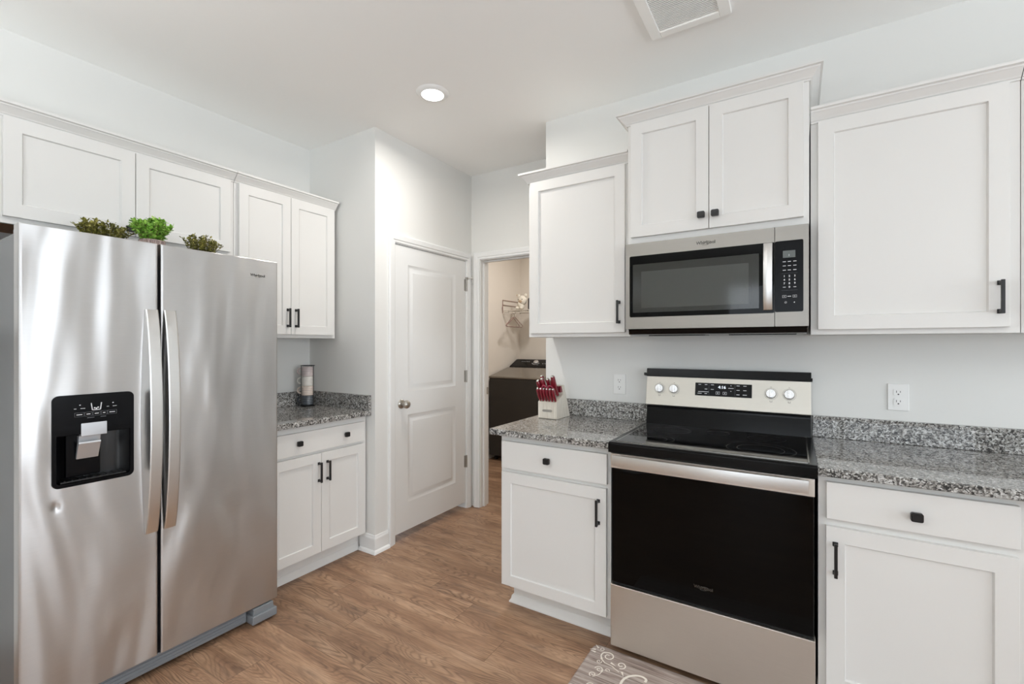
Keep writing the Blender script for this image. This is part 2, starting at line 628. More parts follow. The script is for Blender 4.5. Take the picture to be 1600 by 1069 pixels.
    def build(self, name, mats, parent=None, angle=50, smooth=True):
        me = bpy.data.meshes.new(name)
        me.from_pydata([tuple(v) for v in self.v], [], self.f)
        if isinstance(mats, str):
            mats = [mats]
        for k in mats:
            me.materials.append(MAT[k])
        me.polygons.foreach_set('material_index', self.m)
        me.update()
        if smooth:
            me.polygons.foreach_set('use_smooth', [True] * len(me.polygons))
            me.set_sharp_from_angle(angle=math.radians(angle))
        o = bpy.data.objects.new(name, me)
        COL.objects.link(o)
        if smooth:
            wn_ = o.modifiers.new('weighted', 'WEIGHTED_NORMAL')
            wn_.keep_sharp = True
            wn_.weight = 60
        if parent:
            o.parent = parent
        return o


def tag(o, label=None, cat=None, group=None, kind=None):
    if label:
        o['label'] = label
    if cat:
        o['category'] = cat
    if group:
        o['group'] = group
    if kind:
        o['kind'] = kind
    return o


def thing(name, label, cat, loc, rz=0.0, group=None):
    o = bpy.data.objects.new(name, None)
    o.empty_display_size = 0.05
    COL.objects.link(o)
    o.location = loc
    o.rotation_euler = (0, 0, rz)
    return tag(o, label, cat, group)


def struct(name, mb, m):
    return tag(mb.build(name, m), kind='structure')


# ------------------------------------------------------------------ the room
E_ = 0.001
struct('floor', MB().box(-4.6, 4.0, -4.2, 6.0, -0.1, 0), 'plank_floor')
struct('ceiling', MB().box(-4.6, 4.0, -4.2, 6.0, ZC, ZC + 0.1), 'ceiling_paint')
struct('wall_left', MB().box(-3.14, -3.02, -4.0, 2.175, 0, ZC), 'wall_paint')
struct('wall_pantry_side', MB().box(-3.02, -2.33, 2.06, 2.175, 0, ZC), 'wall_paint')
PX_ = -2.33
w = MB()
w.box(-2.445, PX_, 2.175, 2.222, 0, ZC)
w.box(-2.445, PX_, 3.038, 3.10, 0, ZC)
w.box(-2.445, PX_, 2.222, 3.038, 2.062, ZC)
struct('wall_pantry', w, 'wall_paint')
w = MB()
w.box(-3.14, -2.247, 3.10, 3.215, 0, ZC)
w.box(-1.42, 2.0, 3.10, 3.215, 0, ZC)
w.box(-2.247, -1.42, 3.10, 3.215, 2.07, ZC)
struct('wall_far', w, 'wall_paint')
struct('wall_range', MB().box(-1.355, 3.6, 2.59, 2.705, 0, ZC), 'wall_paint')
struct('wall_hall_end', MB().box(1.9, 2.0, 2.705, 3.10, 0, ZC), 'wall_paint')
struct('wall_laundry_left', MB().box(-3.24, -3.12, 3.215, 5.35, 0, ZC), 'laundry_paint')
struct('wall_laundry_back', MB().box(-3.24, -0.7, 5.22, 5.35, 0, ZC), 'laundry_paint')
struct('wall_laundry_right', MB().box(-0.8, -0.7, 3.215, 5.22, 0, ZC), 'laundry_paint')
w = MB()
w.box(3.6, 3.72, 1.85, 2.705, 0, ZC)
w.box(3.6, 3.72, -0.95, 0.15, 0, ZC)
w.box(3.6, 3.72, -4.0, -2.85, 0, ZC)
w.box(3.6, 3.72, 0.15, 1.85, 0, 0.8)
w.box(3.6, 3.72, 0.15, 1.85, 2.1, ZC)
w.box(3.6, 3.72, -2.85, -0.95, 0, 0.45)
w.box(3.6, 3.72, -2.85, -0.95, 2.25, ZC)
struct('wall_right', w, 'wall_paint')
w = MB()
w.box(-3.14, -1.0, -3.92, -3.8, 0, ZC)
w.box(2.2, 3.72, -3.92, -3.8, 0, ZC)
w.box(-1.0, 2.2, -3.92, -3.8, 2.35, ZC)
w.box(-1.0, 2.2, -3.92, -3.8, 0, 0.12)
struct('wall_rear', w, 'wall_paint')


def window_frame(name, mk):
    struct(name, mk, 'trim_paint')


w = MB()
for a, b_ in ((0.15, 0.21), (0.97, 1.03), (1.79, 1.85)):
    w.box(3.58, 3.64, a, b_, 0.8, 2.1, 0.004)
for a, b_ in ((0.8, 0.86), (2.04, 2.1)):
    w.box(3.58, 3.64, 0.21, 1.79, a, b_, 0.004)
window_frame('window_1', w)
w = MB()
for a, b_ in ((-2.85, -2.79), (-1.93, -1.87), (-1.01, -0.95)):
    w.box(3.58, 3.64, a, b_, 0.45, 2.25, 0.004)
for a, b_ in ((0.45, 0.51), (2.19, 2.25)):
    w.box(3.58, 3.64, -2.79, -1.01, a, b_, 0.004)
window_frame('assumed_window_2', w)  # unseen window, assumed to carry the added side daylight
w = MB()
for a, b_ in ((-1.0, -0.93), (0.56, 0.64), (2.13, 2.2)):
    w.box(a, b_, -3.83, -3.77, 0.12, 2.35, 0.004)
for a, b_ in ((0.12, 0.2), (2.28, 2.35)):
    w.box(-0.93, 2.13, -3.83, -3.77, a, b_, 0.004)
window_frame('assumed_window_3', w)  # rear glazing out of view, assumed for the added daylight

o = MB().box(-2.4, 2.8, -3.7, -2.05, 0.0005, 0.015, 0.004).build('bounce_rug', 'rug_wool')  # pale rug added out of view to bounce light upward
tag(o, 'added unseen pale wool rug that bounces light to the ceiling', 'rug')

# pantry door casing: stepped colonial profile (out from opening, thickness)
CPROF = [(0, 0), (0, 0.009), (0.006, 0.012), (0.016, 0.012), (0.020, 0.016), (0.040, 0.018), (0.050, 0.018), (0.057, 0.013), (0.057, 0)]


def casing(mb, u0, u1, ztop, place, wl=1.0, wr=1.0, z0=0.0):
    """place(u, t, z) -> world; profile swept up, across and down with mitres"""
    path = []
    for a, t in CPROF:
        path.append([place(u0 - a * wl, t, z0), place(u0 - a * wl, t, ztop + a), place(u1 + a * wr, t, ztop + a), place(u1 + a * wr, t, z0)])
    n = len(CPROF)
    V = [p for r in path for p in r]
    F = []
    for i in range(n):
        j = (i + 1) % n
        for k in range(3):
            F.append((i * 4 + k, i * 4 + k + 1, j * 4 + k + 1, j * 4 + k))
    F.append(tuple(i * 4 for i in range(n)))
    F.append(tuple(i * 4 + 3 for i in range(n))[::-1])
    mb.add(V, F)
    return mb


def fixn(o):
    bm = bmesh.new()
    bm.from_mesh(o.data)
    bmesh.ops.recalc_face_normals(bm, faces=bm.faces)
    bm.to_mesh(o.data)
    bm.free()
    o.data.set_sharp_from_angle(angle=math.radians(30))
    return o


w = MB()
casing(w, 2.228, 3.032, 2.056, lambda u, t, z: (PX_ + t, u, z), 1.0, 0.9)
# jamb linings and stop
w.box(-2.445, PX_, 2.222, 2.234, 0, 2.062)
w.box(-2.445, PX_, 3.026, 3.038, 0, 2.062)
w.box(-2.445, PX_, 2.234, 3.026, 2.050, 2.062)
w.box(-2.40, -2.386, 2.234, 2.246, 0, 2.05)
fixn(struct('trim_1', w, 'trim_paint'))
w = MB()
casing(w, -2.241, -1.426, 2.064, lambda u, t, z: (u, 3.10 - t, z), 1.0, 1.0)
w.box(-2.247, -2.235, 3.10, 3.215, 0, 2.07)
w.box(-1.432, -1.42, 3.10, 3.215, 0, 2.07)
w.box(-2.235, -1.432, 3.10, 3.215, 2.058, 2.07)
w.box(-2.235, -2.222, 3.135, 3.17, 0, 2.058, 0.002)
w.box(-2.222, -1.445, 3.135, 3.17, 2.046, 2.058, 0.002)
fixn(struct('trim_2', w, 'trim_paint'))
sp_ = MB().box(-2.2348, -2.2325, 3.178, 3.208, 0.935, 0.995, 0.0008).build('strike_plate', 'nickel')
tag(sp_, kind='structure')
sp_.name = 'trim_3'

# the pantry door
DX = PX_ - 0.004


def raised_panel(mb, y0, y1, z0, z1, x):
    """moulded panel in a door facing +x: groove, then raised field"""
    rings = [(0.0, 0.0), (0.014, -0.009), (0.030, -0.009), (0.050, -0.002), (0.052, -0.002)]
    V = []
    for d, h in rings:
        V += [(x + h, y0 + d, z0 + d), (x + h, y1 - d, z0 + d), (x + h, y1 - d, z1 - d), (x + h, y0 + d, z1 - d)]
    F = []
    for i in range(len(rings) - 1):
        for k in range(4):
            l = (k + 1) % 4
            F.append((i * 4 + k, i * 4 + l, (i + 1) * 4 + l, (i + 1) * 4 + k))
    q = (len(rings) - 1) * 4
    F.append((q, q + 1, q + 2, q + 3))
    mb.add(V, F)


d = MB()
DY0, DY1, DZ0, DZ1 = 2.237, 3.023, 0.050, 2.047
P = [(2.361, 2.892, 0.245, 0.862), (2.361, 2.892, 1.025, 1.920)]
zs = [DZ0, P[0][2], P[0][3], P[1][2], P[1][3], DZ1]
for i in (0, 2, 4):
    d.box(DX - 0.034, DX, DY0, DY1, zs[i], zs[i + 1])
for i in (1, 3):
    d.box(DX - 0.034, DX, DY0, P[0][0], zs[i], zs[i + 1])
    d.box(DX - 0.034, DX, P[0][1], DY1, zs[i], zs[i + 1])
    d.box(DX - 0.034, DX - 0.012, P[0][0], P[0][1], zs[i], zs[i + 1])
for p in P:
    raised_panel(d, *p, DX)
door = struct('door_1', d, 'trim_paint')
k = MB()
M = Matrix.Translation((DX, 2.296, 0.945)) @ Matrix.Rotation(R90, 4, 'Y')
k.lathe([(0.032, 0), (0.032, 0.004), (0.026, 0.010), (0.012, 0.014), (0.011, 0.030), (0.020, 0.036), (0.028, 0.046), (0.029, 0.056), (0.024, 0.066), (0.012, 0.071), (0.0, 0.072)], 32, 0, M)
tag(k.build('door_knob', 'nickel', door), 'satin nickel round knob')
for hz in (0.39, 1.095, 1.85):
    h = MB().tube([(DX + 0.008, 3.029, hz - 0.05), (DX + 0.008, 3.029, hz + 0.05)], 0.0065, 10)
    h.box(DX, DX + 0.002, 3.006, 3.023, hz - 0.048, hz + 0.048)
    tag(h.build('hinge', 'nickel', door), 'satin nickel hinge')
h = MB().tube([(DX + 0.010, 3.029, 1.900), (DX + 0.010, 3.029, 1.915)], 0.012, 10)
h.tube([(DX + 0.012, 3.029, 1.908), (DX + 0.045, 3.05, 1.906)], 0.003, 8)
h.tube([(DX + 0.043, 3.048, 1.906), (DX + 0.052, 3.054, 1.905)], 0.008, 10)
h.tube([(DX + 0.012, 3.027, 1.908), (DX + 0.018, 3.004, 1.908)], 0.005, 8)
h.build('hinge_pin_stop', 'nickel', door)

# baseboards
BB = [(0, 0), (0.017, 0), (0.017, 0.006), (0.012, 0.022), (0.011, 0.090), (0.009, 0.098), (0.006, 0.102), (0.004, 0.112), (0, 0.116)]
SHOE = [(0.011, 0), (0.026, 0), (0.024, 0.012), (0.018, 0.020), (0.011, 0.024)]


def sweep(mb, prof, path, mi=0):
    """path: list of functions-of-offset corner points (x,y) given as (x,y,ox,oy): corner + offset*(ox,oy)"""
    n, m_ = len(prof), len(path)
    V = [(x + a * ox, y + a * oy, z) for a, z in prof for (x, y, ox, oy) in path]
    F = []
    for i in range(n):
        j = (i + 1) % n
        for k_ in range(m_ - 1):
            F.append((i * m_ + k_, i * m_ + k_ + 1, j * m_ + k_ + 1, j * m_ + k_))
    F.append(tuple(i * m_ for i in range(n)))
    F.append(tuple(i * m_ + m_ - 1 for i in range(n))[::-1])
    mb.add(V, F, mi)


w = MB()
path = [(-2.462, 2.06, 0, -1), (PX_, 2.06, 1, -1), (PX_, 2.169, 1, 0)]
sweep(w, BB, path)
sweep(w, SHOE, path)
fixn(struct('baseboard_pantry', w, 'trim_paint'))
w = MB()
path = [(-3.119, 5.2, 1, 0), (-3.119, 3.216, 1, 0)]
sweep(w, BB, path)
fixn(struct('baseboard_laundry', w, 'trim_paint'))
w = MB()
path = [(-1.355, 2.702, -1, 0), (-1.355, 2.592, -1, 0)]
sweep(w, BB, path)
fixn(struct('baseboard_range', w, 'trim_paint'))


# ------------------------------------------------------------------ cabinets (local: x right, -y towards the room, z up)
def shaker(x0, x1, z0, z1, y0, t=0.020, fr=0.054, rec=0.008):
    """door or plain front; outer face at y0-t"""
    m = MB()
    y1 = y0 - t
    b = 0.0012
    m.box(x0, x0 + fr, y1, y0, z0, z1, b)
    m.box(x1 - fr, x1, y1, y0, z0, z1, b)
    m.box(x0 + fr - 0.001, x1 - fr + 0.001, y1, y0, z0, z0 + fr, 0)
    m.box(x0 + fr - 0.001, x1 - fr + 0.001, y1, y0, z1 - fr, z1, 0)
    # small bevel down to the recessed panel
    A = (x0 + fr, x1 - fr, z0 + fr, z1 - fr)
    s = 0.0035
    V = []
    for dd, yy in ((0, y1), (s, y1 + rec)):
        V += [(A[0] + dd, yy, A[2] + dd), (A[1] - dd, yy, A[2] + dd), (A[1] - dd, yy, A[3] - dd), (A[0] + dd, yy, A[3] - dd)]
    F = [(k, (k + 1) % 4, 4 + (k + 1) % 4, 4 + k) for k in range(4)] + [(4, 5, 6, 7)]
    m.add(V, F)
    return m


def bar_pull(x, zc, y, L=0.118):
    m = MB()
    m.box(x - 0.005, x + 0.005, y - 0.032, y - 0.022, zc - L / 2, zc + L / 2, 0.0012)
    for s in (-1, 1):
        z = zc + s * (L / 2 - 0.009)
        m.box(x - 0.005, x + 0.005, y - 0.024, y - 0.0002, z - 0.005, z + 0.005, 0.001)
        m.box(x - 0.008, x + 0.008, y - 0.003, y - 0.0002, z - 0.008, z + 0.008, 0.001)
    return m


def knob(x, z, y):
    m = MB()
    M = Matrix.Translation((x, y, z)) @ Matrix.Rotation(R90, 4, 'X')
    m.lathe([(0.008, 0.0002), (0.006, 0.006), (0.006, 0.014)], 16, 0, M)
    m.rrect(x - 0.016, x + 0.016, z - 0.0145, z + 0.0145, y - 0.025, y - 0.013, 0.006)
    m.rrect(x - 0.012, x + 0.012, z - 0.011, z + 0.011, y - 0.028, y - 0.025, 0.005)
    return m


CROWN = [(0.0, 0.0), (0.006, 0.0), (0.007, 0.006), (0.012, 0.009), (0.014, 0.014), (0.030, 0.032), (0.036, 0.036), (0.038, 0.041), (0.047, 0.044), (0.047, 0.054), (0.0, 0.054)]


def crown(root, x0, x1, D, z, left, right, extra=0.0):
    m = MB()
    y = -extra
    path = []
    if left:
        path += [(x0, D, -1, 0), (x0, y, -1, -1)]
    else:
        path += [(x0, y, 0, -1)]
    if right:
        path += [(x1, y, 1, -1), (x1, D, 1, 0)]
    else:
        path += [(x1, y, 0, -1)]
    prof = [(a, z + b) for a, b in CROWN]
    n = len(prof)
    mm = len(path)
    V = [(px + a * ox, py + a * oy, zz) for a, zz in prof for (px, py, ox, oy) in path]
    F = []
    for i in range(n):
        j = (i + 1) % n
        for k_ in range(mm - 1):
            F.append((i * mm + k_, i * mm + k_ + 1, j * mm + k_ + 1, j * mm + k_))
    m.add(V, F)
    m.box(x0, x1, y, D, z, z + 0.05)
    return fixn(m.build('crown_moulding', 'cabinet_paint', root))


def place_front(root, name, x0, x1, z0, z1, kind, hw):
    """kind 'door' or 'drawer'; hw = list of ('bar'|'knob', x, z)"""
    if kind == 'door':
        o = shaker(x0, x1, z0, z1, 0).build('door', 'cabinet_paint', root)
    else:
        o = MB().box(x0, x1, -0.020, -0.0005, z0, z1, 0.0015).build('drawer', 'cabinet_paint', root)
    for t, x, z in hw:
        if t == 'bar':
            tag(bar_pull(x, z, -0.020).build('handle', 'black_metal', o), 'black bar handle')
        else:
            tag(knob(x, z, -0.020).build('knob', 'black_metal', o), 'black rounded square knob')
    return o


def carcass(root, Wd, D, z0, z1, under=None):
    m = MB()
    m.box(0, Wd, 0, D, z0, z1, 0.001)
    o = m.build('body', 'cabinet_paint', root)
    return o


ROTL = R90  # left run: local x -> +Y, local -y -> +X

# --- left run uppers: frame plane X = -2.71
c = thing('wall_cabinet', 'wide white two-door cabinet above the steel refrigerator', 'cabinet', (-2.71, 0.455, 0), ROTL)
m = MB()
m.box(0, 0.915, 0, 0.308, 1.868, 2.290, 0.001)
m.box(0, 0.915, 0, 0.019, 1.850, 1.868)
m.build('body', 'cabinet_paint', c)
tag(MB().box(0.002, 0.913, 0.019, 0.306, 1.860, 1.8675).build('underside_panel', 'raw_wood', c), 'bare brown wood underside')
place_front(c, 'door', 0.480 - 0.455, 0.9105 - 0.455, 1.876, 2.277, 'door', [('knob', 0.885 - 0.455, 1.905)])
place_front(c, 'door', 0.9135 - 0.455, 1.347 - 0.455, 1.876, 2.277, 'door', [('knob', 0.94 - 0.455, 1.905)])
crown(c, 0, 0.915, 0.308, 2.279, False, False)
c = thing('wall_cabinet', 'narrower white two-door wall cabinet right of the refrigerator, above the mugs', 'cabinet', (-2.71, 1.372, 0), ROTL)
carcass(c, 2.040 - 1.372, 0.308, 1.400, 2.290)
place_front(c, 'door', 1.392 - 1.372, 1.7055 - 1.372, 1.422, 2.277, 'door', [('bar', 1.684 - 1.372, 1.524)])
place_front(c, 'door', 1.7085 - 1.372, 2.020 - 1.372, 1.422, 2.277, 'door', [('bar', 1.739 - 1.372, 1.524)])
crown(c, 0, 2.040 - 1.372, 0.308, 2.279, False, False)
# a cabinet further left of the fridge, over the edge of the picture
c = thing('wall_cabinet', 'white wall cabinet at the left picture edge, left of the one above the refrigerator', 'cabinet', (-2.71, -0.35, 0), ROTL)
carcass(c, 0.80, 0.308, 1.400, 2.290)
place_front(c, 'door', 0.02, 0.38, 1.422, 2.277, 'door', [('bar', 0.35, 1.524)])
place_front(c, 'door', 0.383, 0.785, 1.422, 2.277, 'door', [('bar', 0.42, 1.524)])
crown(c, 0, 0.8, 0.308, 2.279, False, False)


def toe_base(m, Wd, D, x0=0.0, left_open=False):
    m.box(0, Wd, 0, D, 0.118, 0.895, 0.001)
    m.box(x0, Wd, 0.075, D, 0.0, 0.119)


def toe_trim(root, Wd, left=None):
    """quarter-round shoe along the toe kick"""
    m = MB()
    prof = [(0, 0), (0.020, 0), (0.020, 0.006), (0.012, 0.018), (0.009, 0.034), (0.004, 0.040), (0, 0.042)]
    if left is None:
        path = [(0, 0.075, 0, -1), (Wd, 0.075, 0, -1)]
    else:
        path = [(left, 0.55, -1, 0), (left, 0.075, -1, -1), (Wd, 0.075, 0, -1)]
    sweep(m, prof, path)
    return fixn(m.build('toe_kick_moulding', 'cabinet_paint', root))


# --- left run base cabinet: frame plane X=-2.41
c = thing('base_cabinet', 'white base cabinet with one wide drawer and two doors beside the refrigerator', 'cabinet', (-2.41, 1.372, 0), ROTL)
m = MB()
toe_base(m, 2.052 - 1.372, 0.605)
m.build('body', 'cabinet_paint', c)
toe_trim(c, 2.046 - 1.372)
place_front(c, 'drawer', 1.392 - 1.372, 2.028 - 1.372, 0.732, 0.858, 'drawer', [('knob', 1.559 - 1.372, 0.799), ('knob', 1.878 - 1.372, 0.799)])
place_front(c, 'door', 1.392 - 1.372, 1.7065 - 1.372, 0.132, 0.716, 'door', [('bar', 1.690 - 1.372, 0.607)])
place_front(c, 'door', 1.7095 - 1.372, 2.028 - 1.372, 0.132, 0.716, 'door', [('bar', 1.748 - 1.372, 0.607)])
CT = 0.927


def slab(name, label, cat, x0, x1, y0, y1, z0, z1, bev=0.003, group=None):
    o = MB().box(x0, x1, y0, y1, z0, z1, bev).build(name, 'granite')
    return tag(o, label, cat, group)


slab('countertop', 'speckled grey granite countertop under the mug stack', 'countertop', -3.019, -2.362, 1.372, 2.057, 0.8955, CT)
slab('backsplash', 'granite backsplash strip behind the mugs on the left wall', 'backsplash', -3.019, -2.999, 1.372, 2.036, CT + 0.0005, 1.026, 0.002)
slab('backsplash', 'granite backsplash strip on the grey side wall right of the mugs', 'backsplash', -3.019, -2.362, 2.037, 2.058, CT + 0.0005, 1.026, 0.002)

# --- range wall uppers
c = thing('wall_cabinet', 'white single-door wall cabinet left of the microwave, above the knife block', 'cabinet', (-1.307, 2.29, 0))
carcass(c, 0.592, 0.299, 1.400, 2.290)
place_front(c, 'door', -1.291 + 1.307, -0.739 + 1.307, 1.421, 2.277, 'door', [('bar', -0.769 + 1.307, 1.524)])
crown(c, 0, 0.590, 0.297, 2.279, True, False)
c = thing('wall_cabinet', 'tall-set white two-door cabinet above the microwave with black knobs', 'cabinet', (-0.713, 2.24, 0))
m = MB()
m.box(0, 0.757, 0, 0.349, 1.855, 2.445, 0.001)
m.build('body', 'cabinet_paint', c)
place_front(c, 'door', -0.694 + 0.713, -0.3375 + 0.713, 1.884, 2.438, 'door', [('knob', -0.366 + 0.713, 1.944)])
place_front(c, 'door', -0.3345 + 0.713, 0.025 + 0.713, 1.884, 2.438, 'door', [('knob', -0.308 + 0.713, 1.944)])
crown(c, 0, 0.757, 0.347, 2.440, True, True)
c = thing('wall_cabinet', 'large white single-door wall cabinet right of the microwave', 'cabinet', (0.050, 2.29, 0))
carcass(c, 0.612, 0.299, 1.400, 2.290)
place_front(c, 'door', 0.025, 0.582, 1.421, 2.277, 'door', [('bar', 0.557, 1.526)])
crown(c, 0, 0.612, 0.297, 2.279, False, False)
c = thing('wall_cabinet', 'white wall cabinet past the right picture edge, beside the large one', 'cabinet', (0.664, 2.29, 0))
carcass(c, 0.612, 0.299, 1.400, 2.290)
place_front(c, 'door', 0.03, 0.582, 1.421, 2.277, 'door', [('bar', 0.06, 1.526)])
crown(c, 0, 0.612, 0.297, 2.279, False, True)

# --- range wall bases: frame plane Y=1.99
c = thing('base_cabinet', 'white base cabinet with one drawer and one door left of the range', 'cabinet', (-1.300, 1.99, 0))
m = MB()
toe_base(m, 0.590, 0.599, x0=0.03)
m.build('body', 'cabinet_paint', c)
toe_trim(c, 0.590, left=0.03)
place_front(c, 'drawer', 0.012, 0.576, 0.727, 0.865, 'drawer', [('knob', 0.280, 0.797)])
place_front(c, 'door', 0.012, 0.573, 0.130, 0.708, 'door', [('bar', 0.537, 0.600)])
c = thing('base_cabinet', 'white base cabinet with one drawer and one door right of the range', 'cabinet', (0.066, 1.99, 0))
m = MB()
toe_base(m, 0.534, 0.599)
m.build('body', 'cabinet_paint', c)
toe_trim(c, 0.534)
place_front(c, 'drawer', 0.024, 0.505, 0.742, 0.872, 'drawer', [('knob', 0.265, 0.799)])
place_front(c, 'door', 0.023, 0.503, 0.130, 0.715, 'door', [('bar', 0.050, 0.606)])
c = thing('base_cabinet', 'white base cabinet past the right picture edge under the granite', 'cabinet', (0.602, 1.99, 0))
m = MB()
toe_base(m, 0.674, 0.599)
m.build('body', 'cabinet_paint', c)
toe_trim(c, 0.674)
place_front(c, 'drawer', 0.03, 0.64, 0.742, 0.872, 'drawer', [('knob', 0.335, 0.799)])
place_front(c, 'door', 0.03, 0.334, 0.130, 0.715, 'door', [('bar', 0.305, 0.606)])
place_front(c, 'door', 0.337, 0.64, 0.130, 0.715, 'door', [('bar', 0.366, 0.606)])
slab('countertop', 'granite countertop left of the range, under the knife block', 'countertop', -1.345, -0.706, 1.942, 2.589, 0.8955, CT)
slab('countertop', 'long granite countertop right of the range', 'countertop', 0.063, 1.30, 1.942, 2.589, 0.8955, CT)
slab('backsplash', 'granite backsplash strip behind the knife block, left of the range', 'backsplash', -1.345, -0.706, 2.569, 2.5895, CT + 0.0005, 1.026, 0.002)
slab('backsplash', 'long granite backsplash strip under the right wall outlet', 'backsplash', 0.063, 1.30, 2.569, 2.5895, CT + 0.0005, 1.026, 0.002)


def logo(mb, x, y, z, size, mi=0, depth=0.0006):
    mb.text('Whirlpool', x, y, z, size, mi, bold=0.0006 * size / 0.02, depth=depth)
    pts = []
    for k in range(15):
        t = math.radians(-150 + 300 * k / 14)
        pts.append((x + size * 1.0 * math.cos(t) + size * 0.1, y, z - size * 0.12 + size * 0.42 * math.sin(t) + 0.15 * size * math.cos(t)))
    mb.tube(pts, size * 0.035, 6, mi)


# ------------------------------------------------------------------ refrigerator (front plane X=-2.225, local x=Y)
FX = -2.225
fr = thing('refrigerator', 'stainless steel side-by-side refrigerator with water dispenser in its left door', 'refrigerator', (FX, 0, 0), ROTL)
Y0, Y1 = 0.432, 1.339
m = MB()
m.box(Y0 + 0.004, Y1 - 0.004, 0.075, 0.765, 0.05, 1.745, 0.003)
m.box(Y0 + 0.012, Y1 - 0.012, 0.062, 0.080, 0.09, 1.735)
m.build('body', 'fridge_side', fr)
m = MB()
m.box(Y0 + 0.014, Y1 - 0.014, 0.0575, 0.0625, 0.10, 1.73)
m.build('door_seal', 'rubber_seal', fr)
# hinge covers on top
for a in (Y0 + 0.01, Y1 - 0.09):
    MB().box(a, a + 0.08, 0.015, 0.12, 1.7455, 1.765, 0.004).build('hinge_cover', 'grey_plastic', fr)


def curved_door(x0, x1, z0, z1, hole=None):
    """door slab with gently rounded vertical edges; hole=(x0,x1,z0,z1)"""
    xs = [x0, x0 + 0.0012, x0 + 0.003, x0 + 0.008]
    mid = [x0 + 0.02, (x0 + x1) / 2]
    xe = [x1 - 0.008, x1 - 0.003, x1 - 0.0012, x1]
    X = xs + xe
    Zs = [z0, z0 + 0.003, z1 - 0.003, z1]
    if hole:
        X += [hole[0], hole[1]]
        Zs += [hole[2], hole[3]]
    X = sorted(X)
    Zs = sorted(Zs)

    def yd(x):
        e = min(x - x0, x1 - x)
        if e >= 0.008:
            return 0.0
        t = 1 - e / 0.008
        return 0.006 * (1 - math.sqrt(max(0, 1 - t * t)))
    nX, nZ = len(X), len(Zs)
    V = [(x, yd(x) + (0.002 if z in (z0, z1) else 0), z) for z in Zs for x in X]
    F = []
    for j in range(nZ - 1):
        for i in range(nX - 1):
            if hole and X[i] >= hole[0] - 1e-6 and X[i + 1] <= hole[1] + 1e-6 and Zs[j] >= hole[2] - 1e-6 and Zs[j + 1] <= hole[3] + 1e-6:
                continue
            F.append((j * nX + i, j * nX + i + 1, (j + 1) * nX + i + 1, (j + 1) * nX + i))
    # sides
    T = 0.056
    b = len(V)
    V += [(x0, T, z0), (x1, T, z0), (x1, T, z1), (x0, T, z1)]
    F.append((b + 1, b, b + 3, b + 2))
    F.append(tuple([j * nX for j in range(nZ)]) + (b + 3, b))
    F.append(tuple([j * nX + nX - 1 for j in range(nZ)][::-1]) + (b + 1, b + 2))
    F.append(tuple(range(nX))[::-1] + (b, b + 1))
    F.append(tuple((nZ - 1) * nX + i for i in range(nX)) + (b + 2, b + 3))
    mb = MB()
    mb.add(V, F)
    return mb


HOLE = (0.519, 0.740, 0.855, 1.070)
ld = curved_door(Y0, 0.8285, 0.085, 1.772, HOLE).build('left_door', 'fridge_steel', fr)
rd = curved_door(0.8385, Y1, 0.085, 1.772).build('right_door', 'fridge_steel', fr)
tag(ld, 'left door with dispenser and a dent')
# little dent under the dispenser
# handles


def fridge_handle(xa, xb, flare, parent):
    """bowed flat bar; side flares at the back"""
    n = 24
    V, F = [], []
    for i in range(n + 1):
        t = i / n
        z = 0.598 + (1.500 - 0.598) * t
        bow = 0.010 + 0.046 * (1 - (2 * t - 1) ** 2) ** 0.8
        fl = 0.012 * (1 - (2 * t - 1) ** 2)
        V += [(xa - flare[0] * fl, -0.001, z), (xa, -bow, z), (xa + 0.004, -bow - 0.003, z), (xb - 0.004, -bow - 0.003, z), (xb, -bow, z), (xb + flare[1] * fl, -0.001, z)]
    for i in range(n):
        for k_ in range(6):
            l = (k_ + 1) % 6
            F.append((i * 6 + k_, i * 6 + l, (i + 1) * 6 + l, (i + 1) * 6 + k_))
    F.append(tuple(range(6))[::-1])
    F.append(tuple(n * 6 + k_ for k_ in range(6)))
    mb = MB()
    mb.add(V, F)
    return tag(mb.build('handle', 'handle_steel', parent, angle=25), 'tall bowed steel handle')


fridge_handle(0.783, 0.825, (1, 0), ld)
fridge_handle(0.846, 0.888, (0.6, 0.6), rd)
# dispenser
dp = MB()
dp.rrect(0.512, 0.747, 0.846, 1.176, -0.004, 0.004, 0.020, 0, hole=(0.524, 0.735, 0.858, 1.066, 0.012))
disp = tag(dp.build('dispenser', 'panel_black', ld), 'glossy black ice and water dispenser')
m = MB()
# recess walls (curved back)
nb = 10
V, F = [], []
for i in range(nb + 1):
    t = i / nb
    x = 0.520 + 0.219 * t
    y = 0.002 + 0.049 * (1 - (2 * t - 1) ** 4) ** 0.5
    V += [(x, y, 0.856), (x, y, 1.069)]
for i in range(nb):
    F.append((2 * i, 2 * i + 2, 2 * i + 3, 2 * i + 1))
m.add(V, F)
m.add([(0.519, -0.001, 0.857), (0.741, -0.001, 0.857), (0.741, 0.052, 0.857), (0.519, 0.052, 0.857)], [(0, 1, 2, 3)])
m.add([(0.519, -0.001, 1.069), (0.741, -0.001, 1.069), (0.741, 0.052, 1.069), (0.519, 0.052, 1.069)], [(3, 2, 1, 0)])
m.build('dispenser_recess', 'dark_recess', ld)
m = MB()
m.box(0.556, 0.655, 0.030, 0.050, 0.872, 1.060, 0.004)
m.build('recess_back_panel', 'panel_black', ld)
m = MB()
m.box(0.520, 0.740, -0.003, 0.03, 1.030, 1.068, 0.002)
m.build('dispenser_header', 'panel_black', ld)
m = MB()
m.box(0.590, 0.664, -0.006, 0.02, 1.022, 1.070, 0.002)
m.prism([(0.012, 1.022), (0.040, 1.022), (0.040, 0.985), (0.018, 0.985)], 0.588, 0.650, 'x')
